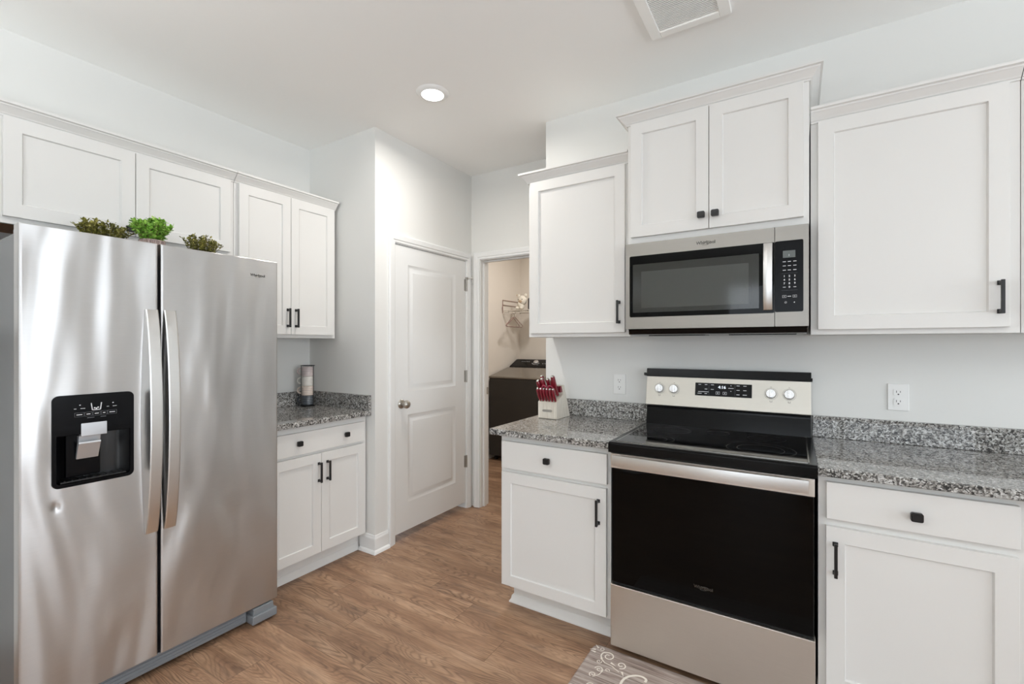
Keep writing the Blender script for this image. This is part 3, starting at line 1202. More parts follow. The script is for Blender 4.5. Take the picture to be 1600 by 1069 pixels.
m.prism([(0.000, 0.985), (-0.006, 0.996), (-0.004, 1.002), (0.012, 0.996), (0.030, 0.940), (0.022, 0.936)], 0.583, 0.646, 'x', bev=0.001)
m.build('dispenser_paddle', 'silver_paint', ld)
m = MB()
m.box(0.535, 0.725, 0.000, 0.048, 0.858, 0.866, 0.002)
for k_ in range(9):
    m.box(0.545 + k_ * 0.0205, 0.549 + k_ * 0.0205, 0.004, 0.045, 0.866, 0.868)
m.build('drip_tray', 'dark_recess', ld)
# printed controls
m = MB()
zt = 1.128
cx = 0.633
for s in (-1, 1):
    m.prism([(cx + s * 0.010, zt - 0.012), (cx + s * 0.013, zt - 0.012), (cx + s * 0.016, zt + 0.014), (cx + s * 0.0135, zt + 0.014)], -0.0047, -0.0041, 'y')
m.box(cx - 0.0115, cx + 0.0115, -0.0047, -0.0041, zt - 0.013, zt - 0.0105)
for a, b_ in ((-0.005, -0.002), (0.0, -0.004), (0.005, -0.001)):
    m.box(cx + a - 0.0022, cx + a + 0.0022, -0.0047, -0.0041, zt - 0.004 + b_ - 0.001, zt + b_ - 0.0005)
for a, b_ in ((-0.063, -0.056), (-0.045, -0.032), (0.030, 0.037), (0.048, 0.060)):
    m.box(cx + a, cx + b_, -0.0047, -0.0041, zt - 0.004, zt - 0.0025)
for a in (-0.048, 0.047):
    m.box(cx + a, cx + a + 0.004, -0.0047, -0.0041, zt + 0.008, zt + 0.011)
bx = [-0.062, -0.034, -0.011, 0.013, 0.032, 0.061]
for i in range(5):
    x0, x1 = cx + bx[i] + 0.001, cx + bx[i + 1] - 0.001
    z0, z1 = zt - 0.033, zt - 0.018
    for q in ((x0, x1, z0, z0 + 0.0006), (x0, x1, z1 - 0.0006, z1), (x0, x0 + 0.0006, z0, z1), (x1 - 0.0006, x1, z0, z1)):
        m.box(q[0], q[1], -0.0046, -0.0041, q[2], q[3], 0, 1)
    mid_ = (z0 + z1) / 2
    m.box(x0 + 0.005, x1 - 0.005, -0.0047, -0.0041, mid_ - 0.0012, mid_ + 0.0012)
for a, b_ in ((-0.026, -0.006), (0.012, 0.028)):
    m.box(cx + a, cx + b_, -0.0047, -0.0041, zt - 0.040, zt - 0.0385, 0, 1)
m.build('dispenser_legend', ['legend_white', 'legend_dim'], ld)
m = MB()
m.text('Whirlpool', 1.238, -0.0006, 1.694, 0.017, 0, bold=0.0003, depth=0.0004)
pts = [(1.242 + 0.017 * math.cos(math.radians(a)), -0.0008, 1.691 + 0.0065 * math.sin(math.radians(a)) + 0.12 * 0.017 * math.cos(math.radians(a))) for a in range(-150, 151, 20)]
m.tube(pts, 0.0006, 6)
tag(m.build('logo', 'steel_logo', rd), 'small script logo plate')
# base grille and feet
m = MB()
m.box(Y0 + 0.01, 1.20, 0.030, 0.075, 0.018, 0.076, 0.003)
for k_ in range(3):
    m.box(Y0 + 0.02, 1.19, 0.026, 0.032, 0.030 + k_ * 0.014, 0.035 + k_ * 0.014, 0.001)
m.build('base_grille', 'grey_plastic', fr)
for a, b_ in ((1.205, 1.325), (0.445, 0.565)):
    m = MB()
    m.box(a, b_, -0.018, 0.09, 0.012, 0.050, 0.003)
    m.box(a + 0.01, b_ - 0.012, -0.006, 0.09, 0.050, 0.079, 0.002)
    m.tube([((a + b_) / 2, 0.04, 0.0), ((a + b_) / 2, 0.04, 0.013)], 0.02, 14)
    m.build('foot', 'grey_plastic', fr)
for a in (0.50, 1.27):
    MB().tube([(a, 0.70, 0.0), (a, 0.70, 0.051)], 0.02, 12).build('foot', 'grey_plastic', fr)

# ------------------------------------------------------------------ range
RX0, RX1 = -0.697, 0.057
RY = 1.944
rg = thing('range', 'stainless steel electric range with black glass oven door and cooktop', 'range', (0, RY, 0))
m = MB()
m.box(RX0 + 0.004, RX1 - 0.004, 0.045, 0.610, 0.03, 0.886, 0.002)
m.build('body', 'black_enamel', rg)
m = MB()
m.box(RX0, RX1, 0.0, 0.045, 0.035, 0.305, 0.003)
dr = m.build('storage_drawer', 'range_steel', rg)
m = MB()
m.box(RX0 + 0.006, RX1 - 0.006, 0.012, 0.045, 0.306, 0.322)
m.build('drawer_gap', 'dark_gap', rg)
m = MB()
m.box(RX0 + 0.006, RX1 - 0.004, 0.0, 0.044, 0.318, 0.817, 0.003)
od = m.build('oven_door', 'black_glass', rg)
m = MB()
m.box(RX0 + 0.002, RX1 - 0.002, -0.003, 0.044, 0.8175, 0.882, 0.002)
m.build('door_top_band', 'range_steel', od)
m = MB()
logo(m, -0.314, -0.001, 0.392, 0.017, 0)
tag(m.build('logo', 'steel_logo', od), 'small steel script logo')
m = MB()
# flat bowed handle
n = 20
V, F = [], []
for i in range(n + 1):
    t = i / n
    x = -0.676 + (0.036 + 0.676) * t
    e = 0.040 + 0.010 * math.sin(math.pi * t)
    V += [(x, -e + 0.014, 0.838), (x, -e, 0.836), (x, -e - 0.002, 0.860), (x, -e, 0.882), (x, -e + 0.014, 0.880)]
for i in range(n):
    for k_ in range(5):
        l = (k_ + 1) % 5
        F.append((i * 5 + k_, (i + 1) * 5 + k_, (i + 1) * 5 + l, i * 5 + l))
F.append(tuple(range(5)))
F.append(tuple(n * 5 + k_ for k_ in range(5))[::-1])
m.add(V, F)
for x in (-0.668, 0.012):
    m.box(x, x + 0.018, -0.034, -0.002, 0.842, 0.876, 0.003)
tag(fixn(m.build('handle', 'handle_steel', od)), 'wide flat steel oven handle')
# vent slots above the door
m = MB()
m.box(RX0 + 0.01, RX1 - 0.01, 0.004, 0.044, 0.8825, 0.8865)
m.build('vent_gap', 'dark_gap', rg)
# cooktop
m = MB()
top = [(-0.014, 0.887), (-0.014, 0.925), (-0.008, 0.931), (0.0, 0.932), (0.560, 0.932), (0.560, 0.887)]
m.prism(top, RX0 - 0.006, RX1 + 0.006, 'x', bev=0.0015)
ck = m.build('cooktop_frame', 'black_enamel', rg)
m = MB()
m.box(RX0 + 0.022, RX1 - 0.022, 0.022, 0.545, 0.9321, 0.9342, 0.0006)
gl = m.build('cooktop_glass', 'cooktop_glass', ck)
m = MB()
for q in ((RX0 + 0.018, RX1 - 0.018, 0.0175, 0.0215), (RX0 + 0.018, RX1 - 0.018, 0.5455, 0.549), (RX0 + 0.0175, RX0 + 0.0215, 0.0175, 0.549), (RX1 - 0.0215, RX1 - 0.0175, 0.0175, 0.549)):
    m.box(q[0], q[1], q[2], q[3], 0.9321, 0.9336)
m.build('glass_edge_trim', 'steel_edge', ck)


def ring_flat(mb, cx, cy, r, z, wd=0.0012, seg=64):
    V, F = [], []
    for k_ in range(seg):
        t = 2 * math.pi * k_ / seg
        V += [((r - wd) * math.cos(t) + cx, (r - wd) * math.sin(t) + cy, z), ((r + wd) * math.cos(t) + cx, (r + wd) * math.sin(t) + cy, z)]
    for k_ in range(seg):
        l = (k_ + 1) % seg
        F.append((2 * k_, 2 * k_ + 1, 2 * l + 1, 2 * l))
    mb.add(V, F)


m = MB()
for cx, cy, rr in ((-0.545, 0.150, 0.085), (-0.545, 0.150, 0.055), (-0.125, 0.165, 0.125), (-0.125, 0.165, 0.085), (-0.52, 0.400, 0.085), (-0.115, 0.410, 0.075), (-0.32, 0.44, 0.05)):
    ring_flat(m, cx, cy, rr, 0.93435)
m.box(-0.15, -0.10, 0.030, 0.032, 0.9342, 0.93435)
m.build('burner_marking', 'burner_ring', ck)
# riser + console
m = MB()
m.prism([(0.562, 0.90), (0.562, 0.935), (0.578, 1.012), (0.575, 1.028), (0.615, 1.028), (0.615, 0.90)], RX0 + 0.001, RX1 - 0.001, 'x')
m.build('riser', 'black_enamel', rg)
m = MB()
CS = [(0.562, 1.030), (0.553, 1.036), (0.585, 1.186), (0.625, 1.186), (0.625, 1.030)]
m.prism(CS, RX0, RX1, 'x', bev=0.0015)
cons = m.build('control_console', 'console_steel', rg)
lean = math.atan2(0.585 - 0.553, 0.150)
CM = Matrix.Translation((0, 0.553, 1.036)) @ Matrix.Rotation(-lean, 4, 'X')
# in CM frame: y=0 is console face, z runs up the face
m = MB()
m.box(RX0 - 0.002, RX1 + 0.001, -0.006, 0.03, 0.1525, 0.196, 0.002, mx=CM)
m.box(RX0 - 0.018, RX0, 0.0, 0.03, 0.158, 0.172, 0.001, mx=CM)
m.box(RX1 + 0.001, RX1 + 0.006, 0.0, 0.03, 0.156, 0.170, 0.001, mx=CM)
tag(m.build('console_cap', 'panel_black', rg), 'matte black strip on top')
m = MB()
m.box(RX0 + 0.26 - 0.009, RX0 + 0.512, -0.0025, 0.004, 0.062, 0.128, 0.001, mx=CM)
pn = m.build('display_panel', 'panel_black', cons)
m = MB()
X0 = RX0 + 0.251
m.text('4:16', X0 + 0.127, -0.003, 0.108, 0.021, 0, mx=CM)
m.build('clock_digits', 'led_white', pn)
m = MB()
for (x, z, wd) in ((0.022, 0.119, 0.012), (0.052, 0.119, 0.012), (0.082, 0.119, 0.014), (0.052, 0.096, 0.012), (0.082, 0.096, 0.014), (0.022, 0.073, 0.020), (0.052, 0.073, 0.012), (0.040, 0.082, 0.05),
                   (0.168, 0.105, 0.024), (0.200, 0.119, 0.014), (0.230, 0.119, 0.014), (0.200, 0.097, 0.014), (0.230, 0.097, 0.014), (0.200, 0.075, 0.014), (0.230, 0.075, 0.018)):
    m.box(X0 + x - wd / 2, X0 + x + wd / 2, -0.0030, -0.0026, z - 0.0014, z + 0.0014, 0, 0, mx=CM)
for x in (0.108, 0.140):
    for q in ((x - 0.008, x + 0.008, 0.072, 0.0732), (x - 0.008, x + 0.008, 0.084, 0.0852), (x - 0.009, x - 0.008, 0.072, 0.0852), (x + 0.008, x + 0.009, 0.072, 0.0852), (x - 0.002, x + 0.002, 0.076, 0.081)):
        m.box(X0 + q[0], X0 + q[1], -0.003, -0.0026, q[2], q[3], 0, 0, mx=CM)
for s, z in ((1, 0.117), (-1, 0.092)):
    m.prism([(X0 + 0.165, z), (X0 + 0.171, z), (X0 + 0.168, z + s * 0.004)], -0.0030, -0.0026, 'y', 0, mx=CM)
for x in (0.066, 0.186):
    m.box(X0 + x, X0 + x + 0.0007, -0.003, -0.0026, 0.068, 0.124, 0, 1, mx=CM)
m.build('panel_legend', ['legend_white', 'legend_dim'], pn)
for kx in (-0.626, -0.552, -0.104, -0.029):
    m = MB()
    for k_ in range(1):
        V, F = [], []
        seg = 40
        for q in range(seg):
            t = 2 * math.pi * q / seg
            for rr in (0.0275, 0.0282):
                V.append((kx + rr * math.cos(t), -0.0004, 0.088 + rr * math.sin(t)))
        for q in range(seg):
            l = (q + 1) % seg
            F.append((2 * q, 2 * q + 1, 2 * l + 1, 2 * l))
    m.add(V, F, 0, CM)
    m.box(kx - 0.003, kx + 0.003, -0.0005, 0, 0.120, 0.1215, mx=CM)
    m.box(kx - 0.005, kx + 0.005, -0.0005, 0, 0.049, 0.0505, mx=CM)
    m.box(kx - 0.005, kx - 0.0035, -0.0005, 0, 0.051, 0.056, mx=CM)
    m.box(kx + 0.0035, kx + 0.005, -0.0005, 0, 0.051, 0.056, mx=CM)
    m.build('dial_marking', 'engraved', cons)
for kx in (-0.626, -0.552, -0.104, -0.029):
    m = MB()
    KM = CM @ Matrix.Translation((kx, -0.0006, 0.088)) @ Matrix.Rotation(R90, 4, 'X')
    m.lathe([(0.0235, 0), (0.0235, 0.004), (0.0225, 0.006), (0.021, 0.016), (0.0195, 0.018), (0.0, 0.018)], 32, 0, KM)
    m.box(-0.006, 0.006, -0.0205, 0.0205, 0.017, 0.026, 0.002, mx=KM)
    m.build('knob', 'chrome_knob', cons)
for x in (-0.64, 0.0):
    for y in (0.12, 0.52):
        MB().tube([(x, y, 0), (x, y, 0.031)], 0.018, 12).build('foot', 'black_metal', rg)

# ------------------------------------------------------------------ microwave
MY = 2.197
mw = thing('microwave', 'stainless steel over-the-range microwave with black window and keypad', 'microwave', (0, MY, 0))
m = MB()
m.box(-0.708, 0.040, 0.030, 0.390, 1.432, 1.8535, 0.002)
m.build('body', 'dark_gap', mw)
m = MB()
m.prism([(0.012, 1.433), (0.020, 1.408), (0.060, 1.404), (0.380, 1.404), (0.385, 1.4315), (0.012, 1.4335)], -0.700, 0.036, 'x')
for k_ in range(2):
    m.box(-0.62 + 0.36 * k_, -0.36 + 0.36 * k_, 0.08, 0.20, 1.401, 1.405, 0.001)
m.build('bottom_grille', 'black_enamel', mw)
# door: steel frame with window opening
m = MB()
m.rrect(-0.711, -0.0785, 1.434, 1.8465, 0.0, 0.030, 0.003, 0, hole=(-0.690, -0.0790, 1.491, 1.785, 0.0003))
# rounded-corner handling: black surround plate
dmw = m.build('door', 'micro_steel', mw)
m = MB()
m.rrect(-0.6905, -0.0787, 1.4905, 1.7855, -0.0012, 0.012, 0.008, 0, hole=(-0.676, -0.135, 1.512, 1.745, 0.003))
m.build('window_surround', 'black_glass', dmw)
m = MB()
wi = (-0.676, -0.135, 1.512, 1.745)
wo = (-0.640, -0.176, 1.535, 1.712)
V = []
for (a, b_, c0, c1), y in ((wi, 0.004), (wo, 0.022)):
    V += [(a, y, c0), (b_, y, c0), (b_, y, c1), (a, y, c1)]
m.add(V, [(k_, (k_ + 1) % 4, 4 + (k_ + 1) % 4, 4 + k_) for k_ in range(4)], 0)
m.add(V[4:], [(0, 1, 2, 3)], 1)
m.build('window_screen', ['screen_bevel', 'screen_centre'], dmw)
m = MB()
m.box(wi[0], wi[1], 0.000, 0.002, wi[2], wi[3])
m.build('window_glass', 'oven_pane', dmw)
m = MB()
n = 16
V, F = [], []
for i in range(n + 1):
    t = i / n
    z = 1.503 + (1.780 - 1.503) * t
    e = 0.022 + 0.022 * math.sin(math.pi * t) ** 0.8
    V += [(-0.1185, -e + 0.012, z), (-0.117, -e, z), (-0.101, -e - 0.003, z), (-0.085, -e, z), (-0.0835, -e + 0.012, z)]
for i in range(n):
    for k_ in range(5):
        l = (k_ + 1) % 5
        F.append((i * 5 + k_, i * 5 + l, (i + 1) * 5 + l, (i + 1) * 5 + k_))
F.append(tuple(range(5))[::-1])
F.append(tuple(n * 5 + k_ for k_ in range(5)))
m.add(V, F)
for z in (1.505, 1.758):
    m.box(-0.112, -0.090, -0.018, 0.001, z, z + 0.018, 0.002)
tag(fixn(m.build('handle', 'handle_steel', dmw)), 'curved vertical steel handle')
m = MB()
logo(m, -0.345, -0.0010, 1.815, 0.019, 0)
m.build('logo', 'steel_logo', dmw)
# control side
m = MB()
m.rrect(-0.0765, 0.042, 1.434, 1.8465, 0.0, 0.030, 0.003)
cp = m.build('control_side', 'micro_steel', mw)
m = MB()
m.rrect(-0.0765, 0.0235, 1.4935, 1.7865, -0.0012, 0.002, 0.006)
kp = m.build('keypad', 'panel_black', cp)
m = MB()
m.box(-0.048, -0.004, -0.0018, -0.0013, 1.716, 1.745)
m.build('display', 'display_grey', kp)
MB().box(-0.027, -0.0255, -0.0022, -0.0018, 1.722, 1.730).build('display_digit', 'legend_white', kp)
m = MB()
cols = (-0.043, -0.025, -0.006)
for r_, z in enumerate((1.700, 1.683, 1.665)):
    for q, x in enumerate(cols):
        m.box(x - 0.0055, x + 0.0055, -0.0017, -0.0012, z - 0.0012, z + 0.0012)
for r_, row in enumerate(('123', '456', '789')):
    for q, ch in enumerate(row):
        m.text(ch, cols[q], -0.0015, 1.640 - r_ * 0.0150, 0.0105, 0, bold=0.0003)
m.text('0', cols[1], -0.0015, 1.595, 0.0105, 0, bold=0.0003)
for x in (cols[0], cols[2]):
    m.box(x - 0.005, x + 0.005, -0.0017, -0.0012, 1.594, 1.596)
for x in (-0.043, -0.006):
    for q in ((x - 0.006, x + 0.006, 1.552, 1.5528), (x - 0.006, x + 0.006, 1.561, 1.5618), (x - 0.0068, x - 0.006, 1.552, 1.5618), (x + 0.006, x + 0.0068, 1.552, 1.5618), (x - 0.001, x + 0.001, 1.555, 1.559)):
        m.box(q[0], q[1], -0.0017, -0.0012, q[2], q[3])
m.box(-0.032, -0.019, -0.0017, -0.0012, 1.556, 1.558)
m.text('O', -0.038, -0.0015, 1.532, 0.011, 0)
m.prism([(-0.011, 1.532), (-0.006, 1.535), (-0.006, 1.529)], -0.0017, -0.0012, 'y')
m.box(-0.053, 0.003, -0.0015, -0.0012, 1.652, 1.6524, 0, 1)
m.box(-0.053, 0.003, -0.0015, -0.0012, 1.582, 1.5824, 0, 1)
m.build('keypad_legend', ['legend_white', 'legend_dim'], kp)


# ------------------------------------------------------------------ wall outlets
def outlet(x, z, label):
    o = thing('wall_outlet', label, 'outlet', (x, 2.5895, z))
    MB().box(-0.036, 0.036, -0.006, 0, -0.058, 0.058, 0.002).build('cover_plate', 'plastic_white', o)
    for s in (-1, 1):
        rc = MB().rrect(-0.0165, 0.0165, s * 0.0205 - 0.0145, s * 0.0205 + 0.0145, -0.0085, -0.0055, 0.008).build('receptacle', 'plastic_white', o)
        m = MB()
        z0 = s * 0.0205
        m.box(-0.0075, -0.0055, -0.0088, -0.0084, z0 - 0.001, z0 + 0.008)
        m.box(0.0055, 0.0075, -0.0088, -0.0084, z0, z0 + 0.007)
        m.rrect(-0.0028, 0.0028, z0 - 0.0105, z0 - 0.005, -0.0088, -0.0084, 0.0025)
        m.build('slots', 'outlet_slot', rc)


outlet(-0.872, 1.129, 'white double wall outlet left of the range, behind the knife block')
outlet(0.3765, 1.129, 'white double wall outlet right of the range')

# ------------------------------------------------------------------ ceiling light and vent
DL = [(-1.739, 1.952), (0.98, 1.50), (-0.5, 0.25), (-1.74, -0.9), (0.98, -0.9), (-0.5, -2.6), (2.4, 0.3)]
for i, (x, y) in enumerate(DL):
    o = thing('ceiling_light', 'round white recessed ceiling light, lit, above the pantry door area' if i == 0 else 'round white recessed ceiling light behind the camera side of the room', 'light', (x, y, ZC - 0.0005), 0, 'recessed ceiling lights' if i else None)
    m = MB()
    m.lathe([(0.062, -0.014), (0.070, -0.014), (0.086, -0.006), (0.091, 0.0), (0.062, 0.0), (0.062, -0.014)], 40, caps=False)
    fixn(m.build('trim_ring', 'light_trim', o))
    m = MB()
    m.lathe([(0.0, -0.012), (0.063, -0.009), (0.063, -0.001)], 40, caps=False)
    fixn(m.build('lens', 'light_lens', o))
    area('ceiling_light_lamp', (x, y, ZC - 0.018), (0, 0, 0), 0.12, 0.12, 11.5 if i == 0 else 0.7, WARM, 'DISK', 170)
    if i == 0:
        continue
area('added_laundry_light', (-2.0, 4.2, ZC - 0.03), (0, 0, 0), 0.25, 0.25, 21, (1.0, 0.96, 0.91), 'DISK', 175)  # lamp and fixture added out of view to light the laundry
o = thing('ceiling_light', 'added unseen round ceiling fixture that lights the laundry room', 'light', (-2.0, 4.2, ZC - 0.0005))
m = MB()
m.lathe([(0.15, -0.02), (0.16, -0.014), (0.16, 0.0)], 32)
m.build('fixture', 'light_trim', o)

isl = thing('light_block_island', 'added unseen white island that blocks low light behind the camera', 'island', (0.0, -1.9, 0.0))  # island added out of view to hold back low light
m = MB()
m.box(0.0, 2.1, 0.0, 0.80, 0.09, 0.895, 0.002)
m.box(0.05, 2.05, 0.05, 0.75, 0.0, 0.09)
m.build('body', 'cabinet_paint', isl)
tag(MB().box(-0.04, 2.14, -0.25, 0.84, 0.8955, 0.927, 0.003).build('countertop', 'granite'), 'granite top of the added unseen island behind the camera', 'countertop').location = (0.0, -1.9, 0.0)
for (x, y, pw) in ((0.9, -0.75, 12), (-1.5, -1.0, 44)):  # uplights added behind the camera to brighten the ceiling
    o = thing('added_uplight', 'added unseen white torchiere that brightens the ceiling from behind the camera', 'lamp', (x, y, 0.0155 if y < -1.3 else 0.0005), 0, 'added uplights')
    m = MB()
    m.lathe([(0.14, 0.0), (0.14, 0.015), (0.02, 0.03), (0.0, 0.03)], 32)
    m.build('base', 'light_trim', o)
    MB().tube([(0, 0, 0.028), (0, 0, 1.76)], 0.011, 12).build('pole', 'light_trim', o)
    m = MB()
    m.lathe([(0.012, 1.75), (0.09, 1.78), (0.17, 1.86), (0.174, 1.86), (0.092, 1.772), (0.012, 1.74)], 40, caps=False)
    fixn(m.build('lamp_shade', 'light_trim', o))
    area('added_uplight_bulb', (x, y, 1.84), (math.pi, 0, 0), 0.28, 0.28, pw, (0.92, 0.965, 1.0), 'DISK', 175)
o = thing('ceiling_vent', 'white louvred ceiling exhaust grille at the top picture edge', 'vent', (-0.4, 1.97, ZC - 0.0005))
vw, vh = 0.167, 0.165
m = MB()
for q in ((-vw, -vw + 0.045, -vh, vh), (vw - 0.045, vw, -vh, vh), (-vw + 0.045, vw - 0.045, -vh, -vh + 0.038), (-vw + 0.045, vw - 0.045, vh - 0.038, vh)):
    m.box(q[0], q[1], q[2], q[3], -0.016, 0.0, 0.003)
m.build('frame', 'vent_white', o)
m = MB()
m.box(-vw + 0.044, vw - 0.044, -vh + 0.037, vh - 0.037, -0.004, 0.0)
m.build('backing', 'vent_dark', o)
m = MB()
ns = 25
for k_ in range(ns):
    y = -vh + 0.041 + (2 * vh - 0.082) * k_ / (ns - 1)
    SM = Matrix.Translation((0, y, -0.010)) @ Matrix.Rotation(math.radians(4), 4, 'X')
    m.box(-vw + 0.043, vw - 0.043, -0.0034, 0.0034, -0.0009, 0.0009, mx=SM)
m.build('louvres', 'vent_white', o)

# ------------------------------------------------------------------ knife block and knives
KB = (-1.2255, 2.358, CT + 0.0008)
kb = thing('knife_block', 'pale wooden knife block on the granite left of the range', 'knife block', KB)
m = MB()
m.prism([(0, 0.004), (0, 0.097), (0.088, 0.137), (0.120, 0.0), (0.004, 0.0)], -0.060, 0.060, 'x', bev=0.0015)
m.prism([(0.118, 0.0), (0.088, 0.136), (0.070, 0.187), (0.098, 0.192), (0.176, 0.006), (0.174, 0.0)], -0.062, 0.062, 'x', bev=0.0015)
m.build('body', 'block_wood', kb)
m = MB()
m.rrect(-0.031, 0.031, 0.040, 0.054, -0.0016, 0.004, 0.0065)
m.build('label_slot', 'nickel', kb)
m = MB()
m.box(0.027, 0.042, 0.060, 0.082, 0.150, 0.186, 0.002)
m.box(0.045, 0.058, 0.060, 0.082, 0.150, 0.188, 0.002)
m.build('sharpener_guard', 'knife_red', kb)
tag(kb.children[-1], 'dark red insert at the top of the block')
dirv = Vector((0, -0.42, 0.907)).normalized()


def knife(x, s, L, wdt, th, steak, label, group, tilt=0.0, short=0.0):
    """s = distance up the slanted top, 0 front .. 1 back"""
    base = Vector((x, 0.088 * s, 0.097 + 0.040 * s + (0.001 if steak else 0.009)))
    o = thing('steak_knife' if steak else 'kitchen_knife', label, 'knife', (KB[0] + base.x, KB[1] + base.y, KB[2] + base.z), 0, group)
    zax = (dirv + Vector((tilt, 0, 0))).normalized()
    xax = Vector((1, 0, 0)) - zax * zax.x
    xax.normalize()
    yax = zax.cross(xax)
    Mx = Matrix((xax, yax, zax)).transposed().to_4x4()
    prof = [(0.0, 0.55), (0.02, 0.62), (0.12, 0.80), (0.30, 0.86), (0.55, 1.0), (0.80, 1.05), (0.93, 1.0), (1.0, 0.75)]
    V, F = [], []
    seg = 12
    for t, k_ in prof:
        for q in range(seg):
            a = 2 * math.pi * q / seg
            ca, sa = math.cos(a), math.sin(a)
            V.append((wdt / 2 * k_ * math.copysign(abs(ca) ** 0.7, ca) + (0), th / 2 * k_ * math.copysign(abs(sa) ** 0.7, sa) - 0.004 * math.sin(t * 3.1), t * L))
    for i in range(len(prof) - 1):
        for q in range(seg):
            l = (q + 1) % seg
            F.append((i * seg + q, i * seg + l, (i + 1) * seg + l, (i + 1) * seg + q))
    F.append(tuple(range(seg))[::-1])
    F.append(tuple((len(prof) - 1) * seg + q for q in range(seg)))
    mb = MB()
    mb.add(V, F, 0, Mx)
    mb.build('handle', 'knife_red', o)
    mb = MB()
    mb.ball((0, -0.001, L * 0.99), (wdt * 0.42, th * 0.42, 0.006), 0, 12, mx=Mx)
    tag(mb.build('end_cap', 'steel_edge', o), 'silver end cap')
    mb = MB()
    mb.box(-0.0008, 0.0008, -th * 0.2, th * 0.2, -0.001 if steak else -0.006, 0.004, 0, mx=Mx)
    mb.build('bolster', 'steel_edge', o)
    return o


knife_root = None
for i in range(6):
    knife(-0.049 + i * 0.0195, 0.12, 0.082, 0.0165, 0.024, True, 'red handled steak knife in the bottom front row of the knife block', 'steak knives in the block')
big = [(-0.046, 0.50, 0.104, 0.022, 0.026, 'leftmost of the longer red kitchen knife handles in the block', -0.05),
       (-0.024, 0.60, 0.112, 0.021, 0.026, 'red kitchen knife handle beside the leftmost one, upper rows of the block', -0.05),
       (-0.036, 0.86, 0.118, 0.019, 0.026, 'tall red kitchen knife handle standing at the back left of the block', -0.02),
       (-0.006, 0.80, 0.100, 0.020, 0.027, 'wide red kitchen knife handle in the middle of the block', 0.0),
       (0.020, 0.76, 0.100, 0.019, 0.026, 'red kitchen knife handle with bright cap behind the scissors', 0.0),
       (0.040, 0.66, 0.128, 0.022, 0.028, 'tallest red kitchen knife handle at the right back of the block', -0.06)]
for x, s, L, wd, th, lb, ti in big:
    knife(x, s, L, wd, th, False, lb, 'kitchen knives in the block', ti - 0.12 * (0.05 - x) / 0.1)
# scissors: two looped handles
o = thing('scissors', 'red handled kitchen scissors stuck in the middle of the knife block', 'scissors', (KB[0] + 0.014, KB[1] + 0.010, KB[2] + 0.128))
m = MB()
zx = dirv
for s in (-1, 1):
    pts = []
    for k_ in range(18):
        t = 2 * math.pi * k_ / 18
        a, b_ = 0.017 * math.cos(t) + s * 0.019, 0.022 * math.sin(t) + 0.052
        pts.append(Vector((a, -0.012, 0)) + zx * b_)
    m.tube(pts, 0.0038, 8, closed=True)
    m.tube([Vector((s * 0.004, -0.002, 0)) + zx * 0.0, Vector((s * 0.012, -0.012, 0)) + zx * 0.032], 0.0045, 8)
m.build('handle', 'red_plastic', o)
m = MB()
m.box(-0.003, 0.003, -0.003, 0.003, -0.010, 0.006)
m.build('pivot', 'steel_edge', o)

# ------------------------------------------------------------------ mugs in a wire rack
MC = (-2.905, 1.966)
MZ = CT + 0.0008
cols_ = [('mug_charcoal', 'dark charcoal stacked mug at the bottom of the wire rack'), ('mug_blush', 'blush beige stacked mug, second from the bottom of the rack'), ('mug_white', 'cream white stacked mug, third from the bottom of the rack'), ('mug_pink', 'greyish pink stacked mug, topmost in the wire rack')]
hd = Vector((-0.85, -0.53, 0)).normalized()
for i, (mt, lb) in enumerate(cols_):
    z0 = MZ + 0.010 + i * 0.0665
    o = thing('mug', lb, 'mug', (MC[0], MC[1], z0), 0, 'stacked mugs')
    m = MB()
    H, r = 0.065, 0.040
    prof = [(r - 0.004, 0.0), (r, 0.003), (r, H - 0.002), (r - 0.0015, H), (r - 0.004, H - 0.001), (r - 0.004, 0.006), (0.0, 0.006)]
    m.lathe(prof, 40)
    body = fixn(m.build('body', mt, o))
    m = MB()
    pts = []
    for k_ in range(11):
        t = math.radians(-90 + 180 * k_ / 10)
        d_ = r - 0.002 + 0.033 * math.cos(t)
        pts.append((hd.x * d_, hd.y * d_, H * 0.52 + 0.023 * math.sin(t)))
    m.tube(pts, 0.0055, 10)
    m.build('handle', mt, o)
    m = MB()
    for q in range(1, 6):
        z = H * q / 5.6
        pts = [((r + 0.0002) * math.cos(2 * math.pi * k_ / 36), (r + 0.0002) * math.sin(2 * math.pi * k_ / 36), z) for k_ in range(36)]
        m.tube(pts, 0.0006, 5, closed=True)
    m.build('banding', 'mug_line' if i else 'silver_paint', o)
o = thing('mug_rack', 'black wire rack holding four stacked mugs in the counter corner', 'rack', (MC[0], MC[1], MZ))
m = MB()
rr = 0.0455
for z in (0.004, 0.283):
    m.tube([(rr * math.cos(2 * math.pi * k_ / 40), rr * math.sin(2 * math.pi * k_ / 40), z) for k_ in range(40)], 0.0022, 8, closed=True)
for a in (-98, 20, 110):
    t = math.radians(a)
    m.tube([(rr * math.cos(t), rr * math.sin(t), 0.004), (rr * math.cos(t), rr * math.sin(t), 0.283)], 0.0020, 8)
m.lathe([(0.0, 0.0), (rr, 0.0), (rr, 0.004), (0.0, 0.004)], 32)
m.build('frame', 'black_metal', o)


